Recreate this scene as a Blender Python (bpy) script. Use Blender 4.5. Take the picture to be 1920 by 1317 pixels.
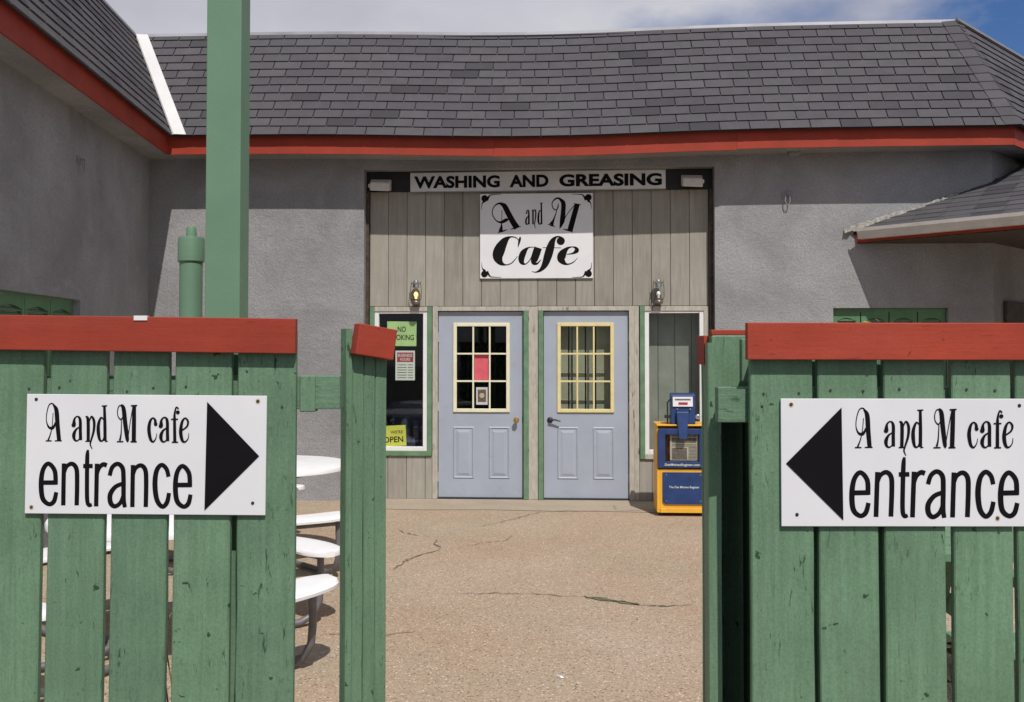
import bpy, math, random
from mathutils import Vector, Matrix
R = math.radians
random.seed(7)
sc = bpy.context.scene
col = sc.collection
for o in list(bpy.data.objects):
    bpy.data.objects.remove(o)

# ---------------------------------------------------------------- camera, sky, sun
EYE = 1.62
cam_d = bpy.data.cameras.new('camera')
cam_d.sensor_width = 36.0
cam_d.lens = 36.0 * 1900 / 1920
cam_d.shift_y = -0.0303
cam_d.clip_start = 0.05
cam_d.clip_end = 500
cam = bpy.data.objects.new('camera', cam_d)
col.objects.link(cam)
cam.location = (0, 0, EYE)
cam.rotation_euler = (R(91.5), 0, 0)
sc.camera = cam

SUN = Vector((0.315, -1.02, 1.47)).normalized()      # direction towards the sun
world = bpy.data.worlds.new('World')
sc.world = world
world.use_nodes = True
wn, wl = world.node_tree.nodes, world.node_tree.links
wn.clear()
w_out = wn.new('ShaderNodeOutputWorld')
w_bg = wn.new('ShaderNodeBackground')
w_bg.inputs['Strength'].default_value = 0.1
w_sky = wn.new('ShaderNodeTexSky')
w_sky.sky_type = 'NISHITA'
w_sky.sun_disc = False
w_sky.sun_elevation = math.asin(SUN.z)
w_sky.sun_rotation = math.atan2(SUN.x, SUN.y)
w_tc = wn.new('ShaderNodeTexCoord')
w_map = wn.new('ShaderNodeMapping')
w_map.inputs['Scale'].default_value = (1.0, 1.0, 1.9)
w_map.inputs['Location'].default_value = (7.82, 0.48, 0.13)
w_n = wn.new('ShaderNodeTexNoise')
w_n.inputs['Scale'].default_value = 1.5
w_n.inputs['Detail'].default_value = 9
w_n.inputs['Roughness'].default_value = 0.55
w_r = wn.new('ShaderNodeValToRGB')
w_r.color_ramp.elements[0].position = 0.40
w_r.color_ramp.elements[1].position = 0.515
w_n2 = wn.new('ShaderNodeTexNoise')
w_n2.inputs['Scale'].default_value = 4.5
w_n2.inputs['Detail'].default_value = 7
w_r2 = wn.new('ShaderNodeValToRGB')
w_r2.color_ramp.elements[0].position = 0.3
w_r2.color_ramp.elements[1].position = 0.72
w_r2.color_ramp.elements[0].color = (5.0, 5.1, 5.9, 1)
w_r2.color_ramp.elements[1].color = (7.4, 7.4, 7.9, 1)
w_mix = wn.new('ShaderNodeMixRGB')
wl.new(w_tc.outputs['Generated'], w_map.inputs['Vector'])
wl.new(w_map.outputs[0], w_n.inputs['Vector'])
wl.new(w_map.outputs[0], w_n2.inputs['Vector'])
wl.new(w_n.outputs['Fac'], w_r.inputs[0])
wl.new(w_n2.outputs['Fac'], w_r2.inputs[0])
wl.new(w_r.outputs[0], w_mix.inputs[0])
w_tint = wn.new('ShaderNodeMixRGB')
w_tint.blend_type = 'MULTIPLY'
w_tint.inputs[0].default_value = 1.0
w_tint.inputs[2].default_value = (0.42, 0.62, 0.95, 1)
wl.new(w_sky.outputs[0], w_tint.inputs[1])
wl.new(w_tint.outputs[0], w_mix.inputs[1])
wl.new(w_r2.outputs[0], w_mix.inputs[2])
wl.new(w_mix.outputs[0], w_bg.inputs['Color'])
wl.new(w_bg.outputs[0], w_out.inputs['Surface'])

sun_d = bpy.data.lights.new('sun', 'SUN')
sun_d.energy = 4.6
sun_d.angle = R(0.53)
sun_d.color = (1.0, 0.96, 0.91)
sun_o = bpy.data.objects.new('sun', sun_d)
col.objects.link(sun_o)
sun_o.rotation_euler = (-SUN).to_track_quat('-Z', 'Y').to_euler()
sun_o.location = (3, -6, 12)

sc.view_settings.view_transform = 'Standard'
sc.view_settings.look = 'None'
sc.view_settings.exposure = -0.2
sc.view_settings.gamma = 1.0

# ---------------------------------------------------------------- materials
MATS = {}


class NT:
    def __init__(s, name):
        s.m = bpy.data.materials.new(name)
        s.m.use_nodes = True
        s.n, s.l = s.m.node_tree.nodes, s.m.node_tree.links
        s.b = s.n['Principled BSDF']
        s.out = s.n['Material Output']
        MATS[name] = s.m

    def add(s, t, **kw):
        n = s.n.new('ShaderNode' + t)
        for k, v in kw.items():
            k2 = k.replace('_', ' ')
            if k2 in n.inputs:
                n.inputs[k2].default_value = v
            else:
                setattr(n, k, v)
        return n

    def coords(s, scale=(1, 1, 1), rnd=True):
        """object coordinates, shifted per object so that copies differ"""
        tc = s.add('TexCoord')
        mp = s.add('Mapping')
        mp.inputs['Scale'].default_value = scale
        if rnd:
            oi = s.add('ObjectInfo')
            mu = s.add('VectorMath', operation='SCALE')
            cx = s.add('CombineXYZ')
            s.l.new(oi.outputs['Random'], cx.inputs[0])
            s.l.new(oi.outputs['Random'], cx.inputs[1])
            s.l.new(oi.outputs['Random'], cx.inputs[2])
            s.l.new(cx.outputs[0], mu.inputs[0])
            mu.inputs['Scale'].default_value = 37.0
            ad = s.add('VectorMath', operation='ADD')
            s.l.new(tc.outputs['Object'], ad.inputs[0])
            s.l.new(mu.outputs[0], ad.inputs[1])
            s.l.new(ad.outputs[0], mp.inputs['Vector'])
        else:
            s.l.new(tc.outputs['Object'], mp.inputs['Vector'])
        return mp.outputs[0]

    def noise(s, vec, scale, detail=4, rough=0.55, dist=0.0):
        n = s.add('TexNoise')
        n.inputs['Scale'].default_value = scale
        n.inputs['Detail'].default_value = detail
        n.inputs['Roughness'].default_value = rough
        n.inputs['Distortion'].default_value = dist
        s.l.new(vec, n.inputs['Vector'])
        return n.outputs['Fac']

    def ramp(s, fac, p0, p1, c0=(0, 0, 0, 1), c1=(1, 1, 1, 1)):
        r = s.add('ValToRGB')
        e = r.color_ramp.elements
        e[0].position, e[1].position = p0, p1
        e[0].color, e[1].color = c0, c1
        s.l.new(fac, r.inputs[0])
        return r.outputs[0]

    def mix(s, fac, a, b, mode='MIX'):
        m = s.add('MixRGB')
        m.blend_type = mode
        for i, v in ((0, fac), (1, a), (2, b)):
            if isinstance(v, (int, float)):
                m.inputs[i].default_value = v
            elif isinstance(v, tuple):
                m.inputs[i].default_value = v if len(v) == 4 else v + (1,)
            else:
                s.l.new(v, m.inputs[i])
        return m.outputs[0]

    def color(s, c):
        if isinstance(c, tuple):
            s.b.inputs['Base Color'].default_value = c if len(c) == 4 else c + (1,)
        else:
            s.l.new(c, s.b.inputs['Base Color'])

    def bump(s, h, strength=0.3, dist=0.01, prev=None):
        b = s.add('Bump')
        b.inputs['Strength'].default_value = strength
        b.inputs['Distance'].default_value = dist
        s.l.new(h, b.inputs['Height'])
        if prev is not None:
            s.l.new(prev, b.inputs['Normal'])
        s.l.new(b.outputs[0], s.b.inputs['Normal'])
        return b.outputs[0]


def rgb(c, k=1.0):
    return (c[0] * k, c[1] * k, c[2] * k, 1)


def paint(name, c, rough=0.5, var=0.12, scale=6.0, bump=0.08, bscale=60, metal=0.0, spec=0.4, dirt=0.0, dirtc=(0.05, 0.04, 0.03)):
    t = NT(name)
    v = t.coords()
    f = t.ramp(t.noise(v, scale, 6, 0.6), 0.3, 0.7)
    cc = t.mix(f, rgb(c, 1 - var), rgb(c, 1 + var))
    if dirt:
        d = t.ramp(t.noise(v, scale * 2.3, 8, 0.7), 0.56, 0.72)
        dm = t.add('Math', operation='MULTIPLY')
        t.l.new(d, dm.inputs[0])
        dm.inputs[1].default_value = dirt
        cc = t.mix(dm.outputs[0], cc, rgb(dirtc))
    t.color(cc)
    t.b.inputs['Roughness'].default_value = rough
    t.b.inputs['Metallic'].default_value = metal
    t.b.inputs['Specular IOR Level'].default_value = spec
    if bump:
        t.bump(t.noise(v, bscale, 4), bump, 0.004)
    return t.m


def fence_wood(name, c, wear=(0.30, 0.30, 0.24), dark=(0.035, 0.07, 0.035), wearp=0.70, long='z', soft=1.0):
    """painted rough-sawn wood: streaks along the grain, knots, checks and chipped paint"""
    t = NT(name)
    if long == 'z':
        v = t.coords((1, 1, 0.045))
        v2 = t.coords((1, 1, 0.2))
    else:
        v = t.coords((0.045, 1, 1))
        v2 = t.coords((0.2, 1, 1))
    v1 = t.coords((1, 1, 1))
    g = t.noise(v, 60, 6, 0.62, 0.6)
    g2 = t.noise(v2, 85, 6, 0.66, 0.5)
    blot = t.ramp(t.noise(v1, 4.5, 5, 0.6), 0.3, 0.72)
    base = t.mix(blot, rgb(c, 0.84), rgb(c, 1.14))
    st = t.ramp(g, 0.36, 0.66)
    base = t.mix(st, t.mix(0.45 * soft, base, rgb(c, 0.6)), base)
    cl = t.ramp(t.noise(t.coords((1, 1, 0.3) if long == 'z' else (0.3, 1, 1)), 9, 4, 0.6), 0.42, 0.62)
    ck = t.mix(1.0, t.ramp(g2, 0.60, 0.66), cl, 'MULTIPLY')
    base = t.mix(ck, base, rgb(dark))
    oi = t.add('ObjectInfo')
    base = t.mix(1.0, base, t.ramp(oi.outputs['Random'], 0.0, 1.0, (0.90, 0.89, 0.90, 1), (1.08, 1.07, 1.05, 1)), 'MULTIPLY')
    fade = t.ramp(t.noise(v2, 5, 6, 0.65, 0.6), 0.5, 0.75)
    base = t.mix(t.mix(0.32 * soft, (0, 0, 0), fade), base, rgb(((c[0] + 0.10), (c[1] + 0.09), (c[2] + 0.09))))
    kn = t.ramp(t.noise(v1, 30, 3, 0.5), 0.70, 0.73)
    base = t.mix(kn, base, rgb(dark))
    spk = t.ramp(t.noise(v1, 170, 4, 0.7), 0.36, 0.62, (0.84, 0.85, 0.84, 1), (1.06, 1.06, 1.06, 1))
    base = t.mix(soft, base, t.mix(1.0, base, spk, 'MULTIPLY'))
    bare = t.ramp(t.noise(v2, 3.2, 8, 0.72, 0.9), 0.64, 0.70)
    base = t.mix(t.mix(0.4 * soft, (0, 0, 0), bare), base, rgb((0.25, 0.30, 0.22)))
    chip = t.ramp(t.noise(v2, 21, 9, 0.72), wearp, wearp + 0.03)
    base = t.mix(chip, base, rgb(wear))
    t.color(base)
    t.b.inputs['Roughness'].default_value = 0.62
    t.b.inputs['Specular IOR Level'].default_value = 0.2
    n = t.bump(g, 0.4 * soft, 0.004)
    t.bump(g2, 0.5 * soft, 0.003, n)
    return t.m


fence_wood('green_wood', (0.150, 0.258, 0.158))
fence_wood('green_wood_flat', (0.150, 0.258, 0.158), long='x')
fence_wood('red_wood', (0.345, 0.052, 0.029), wear=(0.40, 0.16, 0.10), dark=(0.22, 0.036, 0.02), wearp=0.72, long='x', soft=0.4)
paint('post_green', (0.135, 0.235, 0.15), 0.55, 0.07, 3, 0.12, 90)
paint('trim_green', (0.125, 0.225, 0.13), 0.6, 0.2, 9, 0.15, 70, dirt=0.5, dirtc=(0.33, 0.3, 0.24))
paint('shutter_green', (0.085, 0.19, 0.09), 0.6, 0.15, 7, 0.1)
paint('fascia_red', (0.32, 0.047, 0.027), 0.6, 0.14, 3, 0.1, 40, spec=0.2, dirt=0.25, dirtc=(0.18, 0.03, 0.02))
paint('white_paint', (0.74, 0.73, 0.71), 0.5, 0.05, 8, 0.05, dirt=0.15, dirtc=(0.4, 0.36, 0.3))
paint('plastic_white', (0.82, 0.81, 0.8), 0.42, 0.04, 7, 0.04, 30, dirt=0.18, dirtc=(0.4, 0.36, 0.3))
paint('flood_white', (0.62, 0.57, 0.5), 0.5, 0.08, 9, 0.04)
paint('letter_black', (0.006, 0.005, 0.006), 0.75, 0.2, 10, 0.0, spec=0.12)
paint('black', (0.012, 0.011, 0.010), 0.6, 0.3, 9, 0.1)
paint('dark_brown', (0.06, 0.045, 0.035), 0.8, 0.4, 12, 0.3, dirt=0.6, dirtc=(0.25, 0.2, 0.16))
paint('steel_grey', (0.17, 0.165, 0.17), 0.5, 0.2, 9, 0.05, metal=0.3)
paint('flash_metal', (0.30, 0.30, 0.32), 0.5, 0.35, 1.2, 0.05, metal=0.0)
paint('flash_white', (0.66, 0.645, 0.63), 0.5, 0.06, 4, 0.05)
paint('door_paint', (0.345, 0.382, 0.445), 0.5, 0.05, 4, 0.05, 80, dirt=0.22, dirtc=(0.25, 0.23, 0.2))
paint('cream', (0.74, 0.70, 0.50), 0.5, 0.06, 12, 0.05)
paint('cream_yellow', (0.70, 0.60, 0.29), 0.5, 0.08, 12, 0.05)
paint('brass', (0.62, 0.40, 0.14), 0.25, 0.15, 12, 0.0, metal=1.0)
paint('lantern_metal', (0.22, 0.19, 0.17), 0.35, 0.3, 20, 0.0, metal=0.7)
paint('dark_metal', (0.05, 0.05, 0.055), 0.4, 0.2, 12, 0.0, metal=0.6)
paint('chrome', (0.6, 0.6, 0.6), 0.25, 0.2, 20, 0.0, metal=1.0)
paint('gutter_white', (0.56, 0.53, 0.48), 0.5, 0.1, 6, 0.05, dirt=0.4, dirtc=(0.3, 0.27, 0.22))
paint('box_yellow', (0.78, 0.41, 0.04), 0.4, 0.08, 6, 0.04, dirt=0.35, dirtc=(0.3, 0.16, 0.05))
paint('box_blue', (0.018, 0.045, 0.145), 0.45, 0.2, 9, 0.04, dirt=0.2, dirtc=(0.06, 0.09, 0.15))
paint('paper_green', (0.42, 0.60, 0.24), 0.7, 0.12, 7, 0.0)
paint('paper_yellow', (0.62, 0.62, 0.10), 0.7, 0.08, 7, 0.0)
paint('paper_white', (0.62, 0.66, 0.58), 0.7, 0.06, 9, 0.0)
paint('paper_red', (0.36, 0.03, 0.05), 0.7, 0.08, 9, 0.0)
paint('paper_pink', (0.85, 0.14, 0.19), 0.8, 0.1, 14, 0.3, 25)
paint('newsprint', (0.52, 0.47, 0.37), 0.8, 0.08, 14, 0.0)
paint('news_ink', (0.16, 0.13, 0.11), 0.8, 0.6, 60, 0.0)
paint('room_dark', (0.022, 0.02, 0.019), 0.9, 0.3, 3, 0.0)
paint('board_pale', (0.46, 0.45, 0.39), 0.8, 0.1, 5, 0.2, 40)
paint('board_grey', (0.27, 0.285, 0.24), 0.8, 0.14, 5, 0.2, 40)
paint('mortar', (0.29, 0.27, 0.24), 0.95, 0.35, 22, 0.9, 30)
paint('crack_dark', (0.185, 0.145, 0.105), 0.95, 0.4, 22, 0.0)
paint('moss', (0.13, 0.135, 0.07), 0.95, 0.5, 25, 0.5)
paint('dry_leaf', (0.30, 0.20, 0.10), 0.9, 0.4, 30, 0.1)
paint('yellow_leaf', (0.33, 0.32, 0.09), 0.8, 0.3, 30, 0.1)
paint('poster_brown', (0.20, 0.11, 0.07), 0.7, 0.6, 60, 0.0)
paint('reflection_blue', (0.05, 0.06, 0.10), 0.4, 0.3, 6, 0.0)  # bluish glass reflection put into a surface colour

# sign board: white with scuffs
t = NT('sign_white')
v = t.coords()
g = t.mix(t.ramp(t.noise(v, 5, 5), 0.3, 0.7), (0.69, 0.685, 0.69), (0.74, 0.735, 0.735))
sv = t.coords((1, 1, 2.5))
g = t.mix(t.ramp(t.noise(sv, 34, 9, 0.75), 0.69, 0.735), g, (0.34, 0.33, 0.32))
t.color(g)
t.b.inputs['Roughness'].default_value = 0.45
# old enamel sign, greyer
t = NT('sign_grey')
v = t.coords()
g = t.mix(t.ramp(t.noise(v, 7, 6), 0.3, 0.7), (0.55, 0.545, 0.53), (0.66, 0.655, 0.63))
t.color(g)
t.b.inputs['Roughness'].default_value = 0.5
# stucco
t = NT('stucco')
v = t.coords(rnd=False)
b1 = t.ramp(t.noise(v, 1.1, 7, 0.62, 0.5), 0.38, 0.64)
g = t.mix(b1, (0.262, 0.26, 0.262), (0.358, 0.357, 0.36))
b2 = t.ramp(t.noise(v, 3.1, 7, 0.65, 0.6), 0.56, 0.72)
g = t.mix(b2, g, (0.355, 0.355, 0.355))
stv = t.add('Mapping')
stv.inputs['Scale'].default_value = (3.2, 3.2, 0.35)
t.l.new(v, stv.inputs['Vector'])
stk = t.ramp(t.noise(stv.outputs[0], 1.6, 6, 0.6), 0.56, 0.74)
g = t.mix(t.mix(0.22, (0, 0, 0), stk), g, (0.21, 0.205, 0.20))
fine = t.noise(v, 48, 8, 0.7)
g = t.mix(t.ramp(fine, 0.33, 0.62), t.mix(0.45, g, (0.14, 0.13, 0.13)), g)
t.color(g)
t.b.inputs['Roughness'].default_value = 0.95
t.b.inputs['Specular IOR Level'].default_value = 0.1
n1 = t.bump(fine, 0.55, 0.015)
t.bump(t.noise(v, 14, 4, 0.6), 0.28, 0.03, n1)
# weathered siding
t = NT('siding_wood')
v = t.coords((1, 1, 0.07))
v1 = t.coords()
g = t.noise(v, 34, 7, 0.62, 0.5)
base = t.mix(t.ramp(t.noise(v1, 2.4, 5, 0.6), 0.3, 0.72), (0.295, 0.275, 0.23), (0.395, 0.378, 0.33))
base = t.mix(t.ramp(g, 0.34, 0.66), t.mix(0.5, base, (0.16, 0.145, 0.115)), base)
gr = t.ramp(t.noise(t.coords((1, 1, 0.35)), 4, 6, 0.6), 0.54, 0.74)
base = t.mix(t.mix(0.45, (0, 0, 0), gr), base, (0.32, 0.34, 0.27))
oi = t.add('ObjectInfo')
base = t.mix(0.3, base, t.mix(oi.outputs['Random'], (0.22, 0.20, 0.165), (0.44, 0.41, 0.35)))
t.color(base)
t.b.inputs['Roughness'].default_value = 0.85
t.b.inputs['Specular IOR Level'].default_value = 0.15
t.bump(g, 0.4, 0.004)
# peeling trim
t = NT('trim_wood')
v = t.coords((1, 1, 0.25))
g = t.noise(v, 30, 8, 0.68, 0.3)
base = t.mix(t.ramp(g, 0.3, 0.6), (0.33, 0.30, 0.25), (0.47, 0.44, 0.375))
base = t.mix(t.ramp(t.noise(v, 12, 9, 0.72), 0.6, 0.66), base, (0.15, 0.10, 0.075))
t.color(base)
t.b.inputs['Roughness'].default_value = 0.85
t.bump(g, 0.4, 0.004)
# shingles: a tint of its own for each tab
t = NT('shingle')
oi = t.add('ObjectInfo')
ge = t.add('NewGeometry')
ad = t.add('Math', operation='ADD')
t.l.new(oi.outputs['Random'], ad.inputs[0])
t.l.new(ge.outputs['Random Per Island'], ad.inputs[1])
fr = t.add('Math', operation='FRACT')
t.l.new(ad.outputs[0], fr.inputs[0])
rp = t.add('ValToRGB')
els = rp.color_ramp.elements
els[0].position, els[0].color = 0.0, (0.068, 0.064, 0.070, 1)
els[1].position, els[1].color = 1.0, (0.132, 0.123, 0.133, 1)
for p, c in ((0.09, (0.081, 0.076, 0.084, 1)), (0.15, (0.106, 0.098, 0.108, 1)), (0.55, (0.117, 0.109, 0.119, 1)), (0.85, (0.124, 0.118, 0.123, 1))):
    e = els.new(p)
    e.color = c
t.l.new(fr.outputs[0], rp.inputs[0])
v = t.coords(rnd=True)
sp = t.ramp(t.noise(v, 190, 3, 0.6), 0.3, 0.7)
c = t.mix(sp, t.mix(0.5, rp.outputs[0], (0.02, 0.02, 0.02)), rp.outputs[0])
c = t.mix(t.ramp(t.noise(v, 7, 5, 0.6), 0.35, 0.75), t.mix(0.22, c, (0.03, 0.028, 0.03)), c)
t.color(c)
t.b.inputs['Roughness'].default_value = 0.92
t.b.inputs['Specular IOR Level'].default_value = 0.2
t.bump(t.noise(v, 160, 3), 0.4, 0.004)
paint('shingle_edge', (0.016, 0.015, 0.017), 0.95, 0.3, 30, 0.0)
paint('roof_deck', (0.022, 0.021, 0.022), 0.95, 0.2, 9, 0.0)
# exposed-aggregate concrete: pinkish tan, grey-green washed patches, fine stones
t = NT('concrete')
v = t.coords(rnd=False)
big = t.ramp(t.noise(v, 0.5, 6, 0.6), 0.36, 0.66)
g = t.mix(big, (0.365, 0.268, 0.185), (0.415, 0.328, 0.245))
wash = t.ramp(t.noise(v, 0.75, 7, 0.6, 0.4), 0.5, 0.68)
g = t.mix(t.mix(0.6, (0, 0, 0), wash), g, (0.335, 0.29, 0.205))
vo = t.add('TexVoronoi', Scale=120.0)
t.l.new(v, vo.inputs['Vector'])
hs = t.add('SeparateColor')
t.l.new(vo.outputs['Color'], hs.inputs[0])
pb = t.ramp(hs.outputs[0], 0.05, 0.95, (0.80, 0.78, 0.76, 1), (1.14, 1.13, 1.12, 1))
g = t.mix(1.0, g, pb, 'MULTIPLY')
g = t.mix(t.ramp(hs.outputs[1], 0.955, 0.97), g, (0.14, 0.095, 0.065))
g = t.mix(t.ramp(hs.outputs[2], 0.965, 0.98), g, (0.62, 0.56, 0.47))
pit = t.ramp(t.noise(v, 34, 5, 0.7), 0.60, 0.70)
g = t.mix(t.mix(0.5, (0, 0, 0), pit), g, (0.16, 0.105, 0.07))
st = t.ramp(t.noise(v, 2.1, 8, 0.68, 0.8), 0.60, 0.76)
g = t.mix(t.mix(0.45, (0, 0, 0), st), g, (0.23, 0.175, 0.12))
t.color(g)
t.b.inputs['Roughness'].default_value = 0.9
t.b.inputs['Specular IOR Level'].default_value = 0.2
t.bump(vo.outputs['Distance'], 0.3, 0.005)
# unseen dark asphalt behind the camera, added to cut light bounced onto walls
t = NT('asphalt')
v = t.coords(rnd=False)
g = t.mix(t.ramp(t.noise(v, 60, 6, 0.7), 0.3, 0.7), (0.035, 0.035, 0.036), (0.075, 0.074, 0.072))
t.color(g)
t.b.inputs['Roughness'].default_value = 0.9
# smoother apron
t = NT('apron_concrete')
v = t.coords(rnd=False)
g = t.mix(t.ramp(t.noise(v, 2.2, 7, 0.62), 0.3, 0.7), (0.33, 0.27, 0.20), (0.41, 0.345, 0.26))
g = t.mix(t.ramp(t.noise(v, 70, 5, 0.7), 0.35, 0.6), t.mix(0.4, g, (0.2, 0.15, 0.1)), g)
t.color(g)
t.b.inputs['Roughness'].default_value = 0.9


def glass(name, tint=(0.95, 0.965, 0.96)):
    t = NT(name)
    t.n.remove(t.b)
    tr = t.add('BsdfTransparent')
    tr.inputs[0].default_value = tint + (1,)
    gl = t.add('BsdfGlossy')
    gl.inputs['Roughness'].default_value = 0.02
    lw = t.add('LayerWeight')
    lw.inputs[0].default_value = 0.5
    pw = t.add('Math', operation='POWER')
    t.l.new(lw.outputs['Facing'], pw.inputs[0])
    pw.inputs[1].default_value = 4.0
    fr = t.add('Math', operation='MULTIPLY_ADD')
    t.l.new(pw.outputs[0], fr.inputs[0])
    fr.inputs[1].default_value = 0.9
    fr.inputs[2].default_value = 0.022
    mx = t.add('MixShader')
    t.l.new(fr.outputs[0], mx.inputs[0])
    t.l.new(tr.outputs[0], mx.inputs[1])
    t.l.new(gl.outputs[0], mx.inputs[2])
    t.l.new(mx.outputs[0], t.out.inputs['Surface'])
    return t.m


glass('glass')
glass('glass_dusty', (0.86, 0.88, 0.84))
t = NT('bulb_lit')
t.color((0.9, 0.7, 0.3))
t.b.inputs['Emission Color'].default_value = (1.0, 0.66, 0.20, 1)
t.b.inputs['Emission Strength'].default_value = 2.2
t = NT('bulb_white')
t.color((0.85, 0.83, 0.78))
t.b.inputs['Roughness'].default_value = 0.3


# ---------------------------------------------------------------- mesh helpers
class MB:
    def __init__(s):
        s.v, s.f = [], []

    def box(s, a, b, M=None):
        x0, y0, z0 = a
        x1, y1, z1 = b
        p = [(x0, y0, z0), (x1, y0, z0), (x1, y1, z0), (x0, y1, z0), (x0, y0, z1), (x1, y0, z1), (x1, y1, z1), (x0, y1, z1)]
        s.hexa(p, M)
        return s

    def hexa(s, p, M=None):
        n = len(s.v)
        s.v += [tuple(M @ Vector(q)) if M else tuple(q) for q in p]
        s.f += [tuple(n + i for i in q) for q in ((0, 3, 2, 1), (4, 5, 6, 7), (0, 1, 5, 4), (1, 2, 6, 5), (2, 3, 7, 6), (3, 0, 4, 7))]
        return s

    def poly(s, pts):
        n = len(s.v)
        s.v += [tuple(p) for p in pts]
        s.f.append(tuple(range(n, n + len(pts))))
        return s

    def slab(s, bot, top):
        """closed prism between two loops of equal length (bottom loop counter-clockwise seen from the top loop's side)"""
        n, k = len(s.v), len(bot)
        s.v += [tuple(p) for p in bot] + [tuple(p) for p in top]
        s.f.append(tuple(n + i for i in reversed(range(k))))
        s.f.append(tuple(n + k + i for i in range(k)))
        for i in range(k):
            j = (i + 1) % k
            s.f.append((n + i, n + j, n + k + j, n + k + i))
        return s

    def tube(s, pts, r, seg=10, cap=True):
        pts = [Vector(p) for p in pts]
        rs = r if isinstance(r, (list, tuple)) else [r] * len(pts)
        n0 = len(s.v)
        up = None
        for i, p in enumerate(pts):
            if i == 0:
                d = pts[1] - p
            elif i == len(pts) - 1:
                d = p - pts[i - 1]
            else:
                d = (pts[i + 1] - p).normalized() + (p - pts[i - 1]).normalized()
            d.normalize()
            if up is None:
                up = Vector((0, 0, 1)) if abs(d.z) < 0.9 else Vector((1, 0, 0))
            x = d.cross(up).normalized()
            up = x.cross(d).normalized()
            for k in range(seg):
                a = 2 * math.pi * k / seg
                s.v.append(tuple(p + (x * math.cos(a) + up * math.sin(a)) * rs[i]))
        for i in range(len(pts) - 1):
            for k in range(seg):
                a, b = n0 + i * seg + k, n0 + i * seg + (k + 1) % seg
                s.f.append((a, b, b + seg, a + seg))
        if cap:
            s.f.append(tuple(n0 + k for k in reversed(range(seg))))
            s.f.append(tuple(n0 + (len(pts) - 1) * seg + k for k in range(seg)))
        return s

    def lathe(s, prof, c=(0, 0, 0), seg=20, axis='z'):
        n0 = len(s.v)
        for r, h in prof:
            for k in range(seg):
                a = 2 * math.pi * k / seg
                if axis == 'z':
                    s.v.append((c[0] + r * math.cos(a), c[1] + r * math.sin(a), c[2] + h))
                else:                      # axis along -y
                    s.v.append((c[0] + r * math.cos(a), c[1] - h, c[2] + r * math.sin(a)))
        for i in range(len(prof) - 1):
            for k in range(seg):
                a, b = n0 + i * seg + k, n0 + i * seg + (k + 1) % seg
                s.f.append((a, b, b + seg, a + seg))
        if prof[0][0] > 1e-5:
            s.f.append(tuple(n0 + k for k in reversed(range(seg))))
        if prof[-1][0] > 1e-5:
            s.f.append(tuple(n0 + (len(prof) - 1) * seg + k for k in range(seg)))
        return s

    def mesh(s, name, mat, smooth=False):
        me = bpy.data.meshes.new(name)
        me.from_pydata(s.v, [], s.f)
        me.update()
        me.materials.append(MATS[mat])
        if smooth:
            me.polygons.foreach_set('use_smooth', [True] * len(me.polygons))
            me.set_sharp_from_angle(angle=R(38))
        return me

    def build(s, name, mat, parent=None, smooth=False, bevel=0.0, loc=None):
        o = bpy.data.objects.new(name, s.mesh(name, mat, smooth))
        col.objects.link(o)
        if parent:
            o.parent = parent
        if loc:
            o.location = loc
        if bevel:
            m = o.modifiers.new('bevel', 'BEVEL')
            m.width = bevel
            m.segments = 2
            m.limit_method = 'ANGLE'
        return o


def empty(name, loc=(0, 0, 0), rz=0.0):
    o = bpy.data.objects.new(name, None)
    col.objects.link(o)
    o.empty_display_size = 0.1
    o.location = loc
    o.rotation_euler = (0, 0, rz)
    return o


def tag(o, label, cat, group=None, kind=None):
    o['label'] = label
    o['category'] = cat
    if group:
        o['group'] = group
    if kind:
        o['kind'] = kind
    return o


def structure(o):
    o['kind'] = 'structure'
    return o


TH = R(3.3)
C, S = math.cos(TH), math.sin(TH)
OY = 10.85


def W(u, v, z=0.0):
    """building coordinates (u along the front, v into the building) to world"""
    return Vector((u * C + v * S, OY - u * S + v * C, z))


def on_wall(name, u, v, z):
    return empty(name, W(u, v, z), -TH)


# --- lettering
def catmull(pts, n=8):
    out = []
    k = len(pts)
    if k == 2:
        return [tuple(a + (b - a) * i / 4 for a, b in zip(*pts)) for i in range(5)]
    for i in range(k - 1):
        p0, p1, p2, p3 = pts[max(i - 1, 0)], pts[i], pts[i + 1], pts[min(i + 2, k - 1)]
        for j in range(n):
            t = j / n
            out.append(tuple(0.5 * (2 * b + (c - a) * t + (2 * a - 5 * b + 4 * c - d) * t * t + (3 * b - a - 3 * c + d) * t ** 3) for a, b, c, d in zip(p0, p1, p2, p3)))
    out.append(tuple(pts[-1]))
    return out


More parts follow.
